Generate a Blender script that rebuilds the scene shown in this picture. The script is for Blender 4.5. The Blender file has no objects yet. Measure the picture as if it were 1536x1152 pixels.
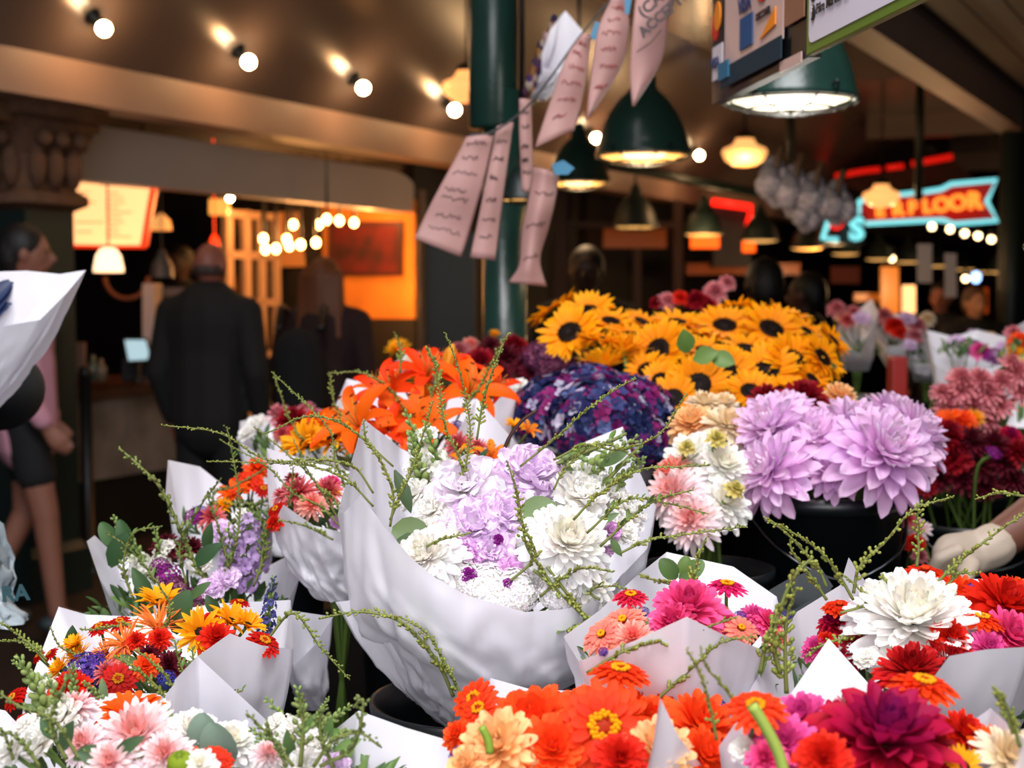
import bpy, math, random
from mathutils import Vector, Matrix, noise
R = random.Random(7)
GZ = .2                                  # floor level while building; everything is lowered by it at the end
PI = math.pi
SC = bpy.context.scene
LINK = SC.collection.objects.link
V = Vector
# ------------------------------------------------------------------ places
CAM = V((0, 0, 1.6)); PITCH = math.radians(3.5); FP = 1536 * 50 / 36.0
FW = V((0, math.cos(PITCH), -math.sin(PITCH))); UP = V((0, math.sin(PITCH), math.cos(PITCH))); RT = V((1, 0, 0))
def W(px, py, d):
    return CAM + d * (FW + RT * ((px - 768) / FP) + UP * ((576 - py) / FP))
AX = math.radians(28); US = V((math.sin(AX), math.cos(AX), 0)); UT = V((math.cos(AX), -math.sin(AX), 0))
def ST(s, t, z): return US * s + UT * t + V((0, 0, z))
def ray_t(px, t):                      # depth at which the column px meets the plane t
    x = (px - 768) / FP
    return t / (x * math.cos(AX) - math.sin(AX))
def lin(c): 
    c = c / 255.0
    return c / 12.92 if c <= .04045 else ((c + .055) / 1.055) ** 2.4
def H(h, a=1):
    h = h.lstrip('#'); return (lin(int(h[0:2], 16)), lin(int(h[2:4], 16)), lin(int(h[4:6], 16)), a)
def mixc(a, b, t): return tuple(a[i] * (1 - t) + b[i] * t for i in range(3)) + (1,)
def jit(c, k=.08, r=R):
    g = 1 + r.uniform(-k, k)
    return tuple(min(1, max(0, c[i] * g * (1 + r.uniform(-k, k) * .4))) for i in range(3)) + (1,)
# ------------------------------------------------------------------ materials
MATS = {}
def mat(name, col='808080', rough=.6, metal=0, emit=None, es=0, trans=0, noise_amt=0, nscale=20, bump=0, bscale=60, attr=False, spec=.5, col2=None, sheen=0, coat=0):
    if name in MATS: return MATS[name]
    m = bpy.data.materials.new(name); m.use_nodes = True; nt = m.node_tree; N = nt.nodes; L = nt.links
    b = N['Principled BSDF']; out = N['Material Output']
    c = H(col) if isinstance(col, str) else col
    b.inputs['Base Color'].default_value = c; b.inputs['Roughness'].default_value = rough; b.inputs['Metallic'].default_value = metal
    b.inputs['Specular IOR Level'].default_value = spec
    if coat: b.inputs['Coat Weight'].default_value = coat
    src = None
    tc = N.new('ShaderNodeTexCoord')
    if attr:
        at = N.new('ShaderNodeAttribute'); at.attribute_name = 'Col'; src = at.outputs['Color']
    if noise_amt or col2:
        nz = N.new('ShaderNodeTexNoise'); nz.inputs['Scale'].default_value = nscale; nz.inputs['Detail'].default_value = 5
        L.new(tc.outputs['Object'], nz.inputs['Vector'])
        mx = N.new('ShaderNodeMix'); mx.data_type = 'RGBA'
        if col2:
            rp = N.new('ShaderNodeMapRange'); rp.inputs[1].default_value = .4; rp.inputs[2].default_value = .62
            L.new(nz.outputs['Fac'], rp.inputs[0]); L.new(rp.outputs[0], mx.inputs[0])
            mx.inputs[6].default_value = c; mx.inputs[7].default_value = H(col2)
            if src: L.new(src, mx.inputs[6])
        else:
            mx.blend_type = 'MULTIPLY'; mx.inputs[0].default_value = noise_amt
            if src: L.new(src, mx.inputs[6])
            else: mx.inputs[6].default_value = c
            L.new(nz.outputs['Color'], mx.inputs[7])
            cr = N.new('ShaderNodeMapRange'); cr.inputs[1].default_value = .3; cr.inputs[2].default_value = .7; cr.inputs[3].default_value = .4
            L.new(nz.outputs['Fac'], cr.inputs[0]); L.new(cr.outputs[0], mx.inputs[7])
        src = mx.outputs[2]
    if src: L.new(src, b.inputs['Base Color'])
    if bump:
        n2 = N.new('ShaderNodeTexNoise'); n2.inputs['Scale'].default_value = bscale; n2.inputs['Detail'].default_value = 3
        L.new(tc.outputs['Object'], n2.inputs['Vector'])
        bp = N.new('ShaderNodeBump'); bp.inputs['Strength'].default_value = bump; bp.inputs['Distance'].default_value = .01
        L.new(n2.outputs['Fac'], bp.inputs['Height']); L.new(bp.outputs[0], b.inputs['Normal'])
    if emit:
        b.inputs['Emission Color'].default_value = H(emit); b.inputs['Emission Strength'].default_value = es
    if trans:
        tr = N.new('ShaderNodeBsdfTranslucent'); ms = N.new('ShaderNodeMixShader'); ms.inputs[0].default_value = trans
        if src: L.new(src, tr.inputs['Color'])
        else: tr.inputs['Color'].default_value = c
        L.new(b.outputs[0], ms.inputs[1]); L.new(tr.outputs[0], ms.inputs[2]); L.new(ms.outputs[0], out.inputs[0])
    MATS[name] = m; return m
PETAL = mat('petal', rough=.6, attr=True, trans=.42, spec=.2)
LEAF = mat('leaf', rough=.5, attr=True, trans=.15, spec=.4)
PAPER = mat('wrapping_paper', 'e9e7ef', rough=.42, trans=.2, bump=.14, bscale=11)
BUCKET = mat('bucket_plastic', '0e1416', rough=.35, spec=.5)
def glowbulb(name, col, es): return mat(name, col, emit=col, es=es, rough=.3)
# ------------------------------------------------------------------ mesh builder
class MB:
    def __init__(s): s.v = []; s.f = []; s.c = []; s.m = []
    def grid(s, rows, cols=None, mi=0, cu=False, cv=False):
        b = len(s.v); nr = len(rows); nc = len(rows[0])
        for i, r in enumerate(rows):
            for j, p in enumerate(r):
                s.v.append(tuple(p)); s.c.append(cols(i, j) if callable(cols) else (cols or (1, 1, 1, 1)))
        for i in range(nr - (0 if cv else 1)):
            for j in range(nc - (0 if cu else 1)):
                i2 = (i + 1) % nr; j2 = (j + 1) % nc
                s.f.append((b + i * nc + j, b + i * nc + j2, b + i2 * nc + j2, b + i2 * nc + j)); s.m.append(mi)
        return b
    def cap(s, b, n, mi=0, rev=False):
        f = list(range(b, b + n)); s.f.append(tuple(reversed(f) if rev else f)); s.m.append(mi)
    def tube(s, pts, rad, n=6, col=None, mi=0, caps=True):
        pts = [V(p) for p in pts]; k = len(pts)
        if not hasattr(rad, '__len__'): rad = [rad] * k
        rows = []; ref = V((0.31, 0.17, .93)); prev = None
        for i in range(k):
            t = (pts[min(i + 1, k - 1)] - pts[max(i - 1, 0)])
            t = t.normalized() if t.length > 1e-9 else V((0, 0, 1))
            a = prev if prev is not None else (ref if abs(t.dot(ref)) < .95 else V((1, 0, 0)))
            x = (a - t * a.dot(t)).normalized(); y = t.cross(x); prev = x
            rows.append([pts[i] + (x * math.cos(2 * PI * j / n) + y * math.sin(2 * PI * j / n)) * rad[i] for j in range(n)])
        b = s.grid(rows, (lambda i, j: col) if col else None, mi, cu=True)
        if caps: s.cap(b, n, mi, True); s.cap(b + (k - 1) * n, n, mi)
    def capsule(s, p1, p2, r1, r2, n=10, fl=1.0, flax=None, mi=0, col=None):
        p1 = V(p1); p2 = V(p2); t = p2 - p1; L = t.length; t = t.normalized() if L > 1e-6 else V((0, 0, 1))
        a = V(flax) if flax is not None else (V((1, 0, 0)) if abs(t.x) < .9 else V((0, 1, 0)))
        x = (a - t * a.dot(t)).normalized(); y = t.cross(x)
        prof = []
        for k in range(5): q = PI / 2 * k / 4; prof.append((-r1 * math.cos(q), r1 * math.sin(q)))
        for k in range(5): q = PI / 2 * k / 4; prof.append((L + r2 * math.sin(q), r2 * math.cos(q)))
        rows = [[p1 + t * h + (x * math.cos(2 * PI * j / n) + y * math.sin(2 * PI * j / n) * fl) * max(r, 1e-4) for j in range(n)] for h, r in prof]
        b = s.grid(rows, (lambda i, j: col) if col else None, mi, cu=True)
        s.cap(b, n, mi, True); s.cap(b + 9 * n, n, mi)
    def blob(s, c, r, col=None, n=6, k=4, rot=None, mi=0):
        c = V(c); r = V(r) if hasattr(r, '__len__') else V((r, r, r)); rows = []
        for i in range(k + 1):
            q = PI * i / k; sq = max(math.sin(q), .02)
            row = []
            for j in range(n):
                p = V((r.x * sq * math.cos(2 * PI * j / n), r.y * sq * math.sin(2 * PI * j / n), -r.z * math.cos(q)))
                if rot: p = rot @ p
                row.append(c + p)
            rows.append(row)
        s.grid(rows, (lambda i, j: col) if col else None, mi, cu=True)
    def lathe(s, prof, n=32, c=(0, 0, 0), col=None, mi=0, rot=None, capb=False, capt=False):
        c = V(c); rows = []
        for r, z in prof:
            row = [V((r * math.cos(2 * PI * j / n), r * math.sin(2 * PI * j / n), z)) for j in range(n)]
            rows.append([c + (rot @ p if rot else p) for p in row])
        b = s.grid(rows, (lambda i, j: col) if col else None, mi, cu=True)
        if capb: s.cap(b, n, mi, True)
        if capt: s.cap(b + (len(prof) - 1) * n, n, mi)
    def box(s, lo, hi, f=None, mi=0, col=None):      # f maps (a,b,c) to a point
        b = len(s.v)
        for z in (lo[2], hi[2]):
            for x, y in ((lo[0], lo[1]), (hi[0], lo[1]), (hi[0], hi[1]), (lo[0], hi[1])):
                p = f(x, y, z) if f else (x, y, z); s.v.append(tuple(p)); s.c.append(col or (1, 1, 1, 1))
        for q in ((3, 2, 1, 0), (4, 5, 6, 7), (0, 1, 5, 4), (1, 2, 6, 5), (2, 3, 7, 6), (3, 0, 4, 7)):
            s.f.append(tuple(b + k for k in q)); s.m.append(mi)
    def prism(s, poly, off, mi=0, col=None):          # closed outline of 3-D points extruded by vector off
        b = len(s.v); n = len(poly); off = V(off)
        for k in (0, 1):
            for p in poly: s.v.append(tuple(V(p) + off * k)); s.c.append(col or (1, 1, 1, 1))
        s.f.append(tuple(reversed(range(b, b + n)))); s.f.append(tuple(range(b + n, b + 2 * n))); s.m += [mi, mi]
        for j in range(n): s.f.append((b + j, b + (j + 1) % n, b + n + (j + 1) % n, b + n + j)); s.m.append(mi)
    def mesh(s, name, mats, smooth=True):
        me = bpy.data.meshes.new(name); me.from_pydata(s.v, [], s.f)
        for m in (mats if isinstance(mats, (list, tuple)) else [mats]): me.materials.append(m)
        me.polygons.foreach_set('material_index', s.m)
        me.polygons.foreach_set('use_smooth', [smooth] * len(s.f))
        ca = me.color_attributes.new('Col', 'FLOAT_COLOR', 'POINT')
        ca.data.foreach_set('color', [x for c in s.c for x in c]); me.update()
        return me
    def build(s, name, mats, parent=None, smooth=True, at=None):
        o = put(name, s.mesh(name, mats, smooth), parent)
        return o
def wm(o):
    m = o.matrix_basis.copy()
    return (wm(o.parent) @ o.matrix_parent_inverse @ m) if o.parent else m
def put(name, data, parent=None, mw=None):
    o = bpy.data.objects.new(name, data); LINK(o)
    if parent is not None:
        o.parent = parent; o.matrix_parent_inverse = wm(parent).inverted()
    if mw is not None: o.matrix_basis = mw
    return o
def tag(o, label=None, cat=None, group=None, kind=None):
    if label: o['label'] = label
    if cat: o['category'] = cat
    if group: o['group'] = group
    if kind: o['kind'] = kind
    return o
def thing(name, loc, label, cat, group=None):
    o = bpy.data.objects.new(name, None); LINK(o); o.empty_display_size = .05; o.location = loc
    return tag(o, label, cat, group)
def solid(name, mb, m, label, cat, group=None, smooth=False):
    return tag(mb.build(name, m, None, smooth), label, cat, group)
def struct(name, mb, m, smooth=False):
    return tag(mb.build(name, m, None, smooth), kind='structure')
def bevel(o, w=.004, seg=2):
    b = o.modifiers.new('b', 'BEVEL'); b.width = w; b.segments = seg; b.limit_method = 'ANGLE'; return o
def catmull(P, k=6):
    P = [V(p) for p in P]; Q = [2 * P[0] - P[1]] + P + [2 * P[-1] - P[-2]]; o = []
    for i in range(1, len(Q) - 2):
        for j in range(k):
            t = j / k; a, b, c, d = Q[i - 1:i + 3]
            o.append(.5 * ((2 * b) + (c - a) * t + (2 * a - 5 * b + 4 * c - d) * t * t + (3 * b - a - 3 * c + d) * t ** 3))
    o.append(P[-1]); return o
def basis(z, up=V((0, 0, 1)), spin=0):
    z = V(z).normalized(); a = up if abs(z.dot(up)) < .98 else V((0, 1, 0))
    x = a.cross(z).normalized(); y = z.cross(x)
    return Matrix((x, y, z)).transposed() @ Matrix.Rotation(spin, 3, 'Z')
def text_mesh(body, size, m, ext=.001, bold=0, align='LEFT'):
    cu = bpy.data.curves.new('t', 'FONT'); cu.body = body; cu.size = size; cu.extrude = ext; cu.offset = bold; cu.align_x = align; cu.align_y = 'CENTER'; cu.resolution_u = 3
    o = bpy.data.objects.new('t', cu); LINK(o)
    dg = bpy.context.evaluated_depsgraph_get(); me = bpy.data.meshes.new_from_object(o.evaluated_get(dg))
    bpy.data.objects.remove(o); me.materials.clear(); me.materials.append(m); return me
def put_text(name, body, size, m, parent, org, xd, yd, **k):
    me = text_mesh(body, size, m, **k); x = V(xd).normalized(); n = x.cross(V(yd)).normalized(); y = n.cross(x)
    return put(name, me, parent, Matrix.Translation(V(org)) @ Matrix((x, y, n)).transposed().to_4x4())

# ------------------------------------------------------------------ flowers (templates face +Z, diameter 1)
def wshape(kind, t):
    if kind == 'point': return min(1, .34 + 1.3 * t) * max(0, 1 - t ** 4.2) ** .62 + .03
    if kind == 'round': return min(1, .35 + 1.1 * t) * max(.1, 1 - t ** 6) ** .5
    if kind == 'strap': return (.55 + .45 * math.sin(PI * t)) * max(0, 1 - t ** 5) ** .6 + .03
    if kind == 'thin': return .9 * max(0, 1 - t ** 6) ** .6 + .06
    if kind == 'lily': return math.sin(PI * min(1, .12 + .86 * t)) ** .8
    if kind == 'leaf': return math.sin(PI * min(1, .04 + .95 * t)) ** .9
    if kind == 'disc': return math.sin(PI * min(1, .02 + .97 * t)) ** .55
    return 1
def petal(mb, az, r0, z0, L, Wd, elev, curl, shape, cup, c0, c1, ny=5, nx=4, wav=0, ph=0, c2=None, yaw=0):
    rows = []; cs = []; r = r0; z = z0; ca, sa = math.cos(az), math.sin(az)
    for i in range(ny + 1):
        t = 1 - (1 - i / ny) ** 1.5; t1 = 1 - max(0, 1 - (i + 1) / ny) ** 1.5; a = elev + curl * t; w = Wd * .5 * wshape(shape, t); row = []; cr = []
        for j in range(nx + 1):
            v = 2 * j / nx - 1; n = cup * w * (v * v) * 1.0 + wav * Wd * math.sin(ph + v * 5.5 + t * 3) * t
            rr = r - math.sin(a) * n; zz = z + math.cos(a) * n; lat = v * w + yaw * t * L
            row.append((rr * ca - lat * sa, rr * sa + lat * ca, zz))
            c = mixc(c0, c1, t)
            if c2 and abs(v) > .8: c = mixc(c, c2, .6)
            cr.append(c)
        rows.append(row); cs.append(cr); r += L * (t1 - t) * math.cos(a); z += L * (t1 - t) * math.sin(a)
    mb.grid(rows, lambda i, j: cs[i][j])
def dahlia(c_out, c_in, c_tip=None, rings=8, n0=15, shape='point', Wd=.17, open_=1.0, flat=0, seed=1, wav=.0, cup=.55):
    r = random.Random(seed); mb = MB(); ctip = c_tip or c_out; cup = .3 if shape == 'round' else cup
    for k in range(rings):
        f = k / (rings - 1); n = max(6, int(n0 * 1.15 * (1 - f * .5)))
        L = .4 * (1 - f) ** .75 + .17; el = math.radians(-14 + 96 * f ** (1.0 + flat)) ; cu = math.radians(18 - 30 * (1 - f)) + f * .6
        for j in range(n):
            c = mixc(c_out, c_in, f ** 1.4); cc = jit(c, .1, r); ct = jit(mixc(ctip, c_in, f ** 1.4), .1, r)
            petal(mb, 2 * PI * (j + (k % 2) * .5 + r.uniform(-.16, .16)) / n, .05 * (1 - f) + .01, .05 + .13 * f, L * r.uniform(.9, 1.08), Wd * (1 - .45 * f) * r.uniform(.85, 1.15),
                  el + r.uniform(-.13, .13), cu + r.uniform(-.2, .2), shape, cup, cc, ct, ny=5, nx=2 if wav == 0 else 4, wav=wav, ph=r.uniform(0, 6), yaw=r.uniform(-.1, .1))
    mb.blob((0, 0, .17), (.06, .06, .07), c_in)
    mb.lathe([(.001, -.03), (.07, -.02), (.09, .05)], 8, col=H('4c6a2c'))
    return mb, None
def zinnia(c_out, c_in, seed=1, rings=4, n0=17, droop=-8, ctr='fbb416', ctr2='b8310c', disc=.135):
    r = random.Random(seed); mb = MB(); cb = MB()
    for k in range(rings):
        f = k / max(1, rings - 1)
        n = int(n0 * (1 - f * .3)); L = (.38 * (1 - f * .5))
        for j in range(n):
            c = jit(mixc(c_out, c_in, f), .13, r)
            petal(mb, 2 * PI * (j + (k % 2) * .5 + r.uniform(-.15, .15)) / n, .1, .02 + .06 * f, L * r.uniform(.92, 1.06), .135 * (1 - f * .2) * r.uniform(.85, 1.15),
                  math.radians(droop + 22 * f) + r.uniform(-.1, .1), math.radians(-12 - 14 * f), 'round', .28, mixc(c, (c[0] * .7, c[1] * .6, c[2] * .6), .5), c, ny=4, nx=2)
    cb.blob((0, 0, .07), (disc, disc, .07), H(ctr2), 12, 5)
    for j in range(34):
        a = j * 2.4; q = disc * (.35 + .65 * math.sqrt(j / 34)); zz = .135 - .25 * (q - disc * .4) ** 2
        cb.blob((q * math.cos(a), q * math.sin(a), zz), 0.028 if q > disc * .5 else .014, jit(H(ctr if q > disc * .5 else ctr2), .15, r), 5, 3)
    mb.lathe([(.001, -.1), (.06, -.08), (.085, 0), (.1, .03)], 9, col=H('4f6b2d'))
    return mb, cb
def sunflower(c_out, c_in, seed=1, disc=.2, back=False):
    r = random.Random(seed); mb = MB(); cb = MB()
    for k in range(3):
        n = 20
        for j in range(n):
            c = jit(c_out, .1, r)
            petal(mb, 2 * PI * (j + k * .37 + r.uniform(-.25, .25)) / n, disc * .85, .0 + .012 * k, (.5 - disc * .8) * r.uniform(.82, 1.1), .105 * r.uniform(.8, 1.2),
                  math.radians(r.uniform(-8, 14) + k * 7), math.radians(r.uniform(-35, 15)), 'strap', .3, jit(c_in, .08, r), c, ny=4, nx=2, yaw=r.uniform(-.15, .15))
    cb.lathe([(disc, 0), (disc * .98, .03), (disc * .75, .055), (disc * .4, .045), (.001, .035)], 22, col=H('1f120c'))
    for j in range(90):
        a = j * 2.39996; q = disc * math.sqrt((j + 8) / 99); cb.blob((q * math.cos(a), q * math.sin(a), .055 - .4 * (q - disc * .6) ** 2), .014, jit(H('2a160d' if q < disc * .8 else '4a2710'), .3, r), 4, 2)
    for j in range(14): petal(mb, 2 * PI * j / 14, .05, -.05, .3, .13, .15, .5, 'point', .1, H('4a6b25'), H('6d8a35'), ny=3, nx=2)
    return mb, cb
def daisyish(c_out, c_in, seed=1, n=18, L=.42, Wd=.1, el=35, cu=-30, rings=2, shape='strap', ctr='2b1a0e', disc=.09, twist=.25):
    r = random.Random(seed); mb = MB(); cb = MB()
    for k in range(rings):
        for j in range(n):
            c = jit(c_out, .12, r)
            petal(mb, 2 * PI * (j + k * .5 + r.uniform(-.25, .25)) / n, .04, .01 * k, L * (1 - .12 * k) * r.uniform(.8, 1.1), Wd * r.uniform(.8, 1.15),
                  math.radians(el + 16 * k + r.uniform(-12, 12)), math.radians(cu + r.uniform(-20, 20)), shape, .35, jit(c_in, .1, r), c, ny=5, nx=2, yaw=r.uniform(-twist, twist))
    cb.blob((0, 0, .05), (disc, disc, .05), H(ctr), 10, 4)
    for j in range(24):
        a = j * 2.4; q = disc * math.sqrt(j / 24); cb.blob((q * math.cos(a), q * math.sin(a), .095 - .3 * q), .015, jit(H(ctr), .4, r), 4, 2)
    mb.lathe([(.001, -.06), (.05, -.04), (.06, .02)], 8, col=H('52702c'))
    return mb, cb
def lily(c_out, c_in, seed=1):
    r = random.Random(seed); mb = MB(); cb = MB()
    for k in range(6):
        petal(mb, 2 * PI * k / 6 + r.uniform(-.1, .1), .02, .02, .62, .21 if k % 2 else .17, math.radians(62), math.radians(-95 + r.uniform(-20, 20)), 'lily', .3, jit(c_in, .06, r), jit(c_out, .08, r), ny=8, nx=4, wav=.05, ph=r.uniform(0, 6))
    for k in range(6):
        a = 2 * PI * k / 6 + .3; pts = [(0, 0, .05), (.05 * math.cos(a), .05 * math.sin(a), .25), (.14 * math.cos(a), .14 * math.sin(a), .42)]
        cb.tube(pts, .006, 4, H('c9a04a')); cb.blob(pts[-1], (.035, .012, .012), H('7a2c12'), 5, 3)
    return mb, cb
def ruffle(c_out, c_in, seed=1, rings=6, edge=None):
    r = random.Random(seed); mb = MB()
    for k in range(rings):
        f = k / (rings - 1); n = int(9 - 4 * f)
        for j in range(n):
            petal(mb, 2 * PI * (j + r.uniform(-.3, .3)) / n + k, .02, .03 + .04 * f, .44 * (1 - f * .45) * r.uniform(.85, 1.1), .36 * (1 - .35 * f), math.radians(-4 + 78 * f) + r.uniform(-.15, .15), math.radians(30 - 30 * f) + r.uniform(-.3, .3),
                  'round', .3, jit(c_in, .04, r), jit(c_out, .04, r), ny=8, nx=10, wav=.11, ph=r.uniform(0, 6), c2=edge)
    mb.lathe([(.001, -.04), (.08, -.02), (.1, .05)], 8, col=H('8aa070'))
    return mb, None
def cluster(cols, seed=1, n=170, br=.032, floret=False, dome=.6, under=None):
    r = random.Random(seed); mb = MB(); cb = MB()
    if under: mb.blob((0, 0, -.02), (.45, .45, dome * .46), under, 14, 8)
    for j in range(n):
        q = math.sqrt((j + .5) / n); a = j * 2.39996; el = q * PI / 2 * .98
        p = V((.5 * math.sin(el) * math.cos(a), .5 * math.sin(el) * math.sin(a), dome * .5 * math.cos(el))) * r.uniform(.86, 1.04)
        c = jit(cols[r.randrange(len(cols))], .12, r); nrm = V((p.x, p.y, p.z / dome)).normalized()
        if floret:
            M = basis(nrm, spin=r.uniform(0, 6)); t = MB(); k = r.choice((4, 5))
            for i in range(k): petal(t, 2 * PI * i / k, .004, 0, br * 1.4, br * 1.3, .5 + r.uniform(-.4, .2), -.3, 'round', .3, mixc(c, (c[0] * .9, c[1] * .8, c[2] * .9), .5), c, ny=2, nx=2)
            b = len(mb.v); mb.v += [tuple(p + M @ V(v)) for v in t.v]; mb.c += t.c; mb.f += [tuple(b + x for x in f) for f in t.f]; mb.m += t.m
        else: mb.blob(p, br * r.uniform(.6, 1.1), c, 5, 3)
    for j in range(n // 5):
        a = r.uniform(0, 6.3); q = r.uniform(.1, .42); cb.tube([(0, 0, -.3), (q * math.cos(a) * .6, q * math.sin(a) * .6, -.02), (q * math.cos(a), q * math.sin(a), .15)], .008, 4, H('6e8446'))
    return mb, cb
def spike(c_lo, c_hi, seed=1, n=22, bud='9fb26a', full=.6, lobe=.13):   # snapdragon / stock: stands along +Z, length 1
    r = random.Random(seed); mb = MB(); cb = MB()
    cb.tube([(0, 0, -.4), (0, 0, .5), (.02, .01, 1)], [.02, .016, .008], 6, H('7c9650'))
    for j in range(n):
        t = j / (n - 1); a = j * 2.4; rad = .11 * (1 - .6 * t); z = t * .97; ca, sa = math.cos(a), math.sin(a); p = V((rad * ca, rad * sa, z))
        if t < full:
            c = mixc(c_lo, c_hi, t / full); M = basis(V((ca, sa, .35)), spin=r.uniform(0, .6))
            t_ = MB(); s = lobe * (1 - .35 * t / full)
            for i in range(5): petal(t_, 2 * PI * i / 5, .01, 0, s, s * 1.1, .9 + r.uniform(-.3, .2), -1.6 + r.uniform(-.3, .5), 'round', .4, jit(c, .05, r), jit(c, .05, r), ny=4, nx=4, wav=.1, ph=r.uniform(0, 6))
            b = len(mb.v); mb.v += [tuple(p + M @ V(v)) for v in t_.v]; mb.c += t_.c; mb.f += [tuple(b + x for x in f) for f in t_.f]; mb.m += t_.m
            cb.blob((rad * .5 * ca, rad * .5 * sa, z - .01), (.03, .03, .05), H('8ca65c'), 5, 3)
        else:
            s = 1.15 - t; cb.blob(p * 1 + V((-.3 * rad * ca, -.3 * rad * sa, 0)), (.05 * s + .012, .05 * s + .012, .08 * s + .02), jit(H(bud), .12, r), 6, 4, basis(V((ca, sa, 1.2))))
    return mb, cb
def bud(c_out, c_in, seed=1):
    mb = MB(); cb = MB(); r = random.Random(seed)
    mb.lathe([(.02, -.5), (.13, -.25), (.17, 0), (.14, .28), (.06, .46), (.005, .5)], 10, col=c_out)
    for j in range(6): petal(mb, j * PI / 3, .14, -.3, .7, .12, 1.35, .35, 'point', .1, mixc(c_out, c_in, .4), c_in, ny=4, nx=2)
    cb.lathe([(.02, -.55), (.1, -.5), (.13, -.38), (.1, -.34)], 8, col=H('6b8440'))
    return mb, cb
def berry(c_out, c_in, seed=1):
    mb = MB(); mb.blob((0, 0, 0), (.5, .5, .48), c_out, 14, 9); cb = MB()
    for j in range(6): petal(cb, j * PI / 3, .02, .47, .2, .14, .1, -.5, 'point', .1, c_in, c_in, ny=2, nx=2)
    return mb, cb
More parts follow.
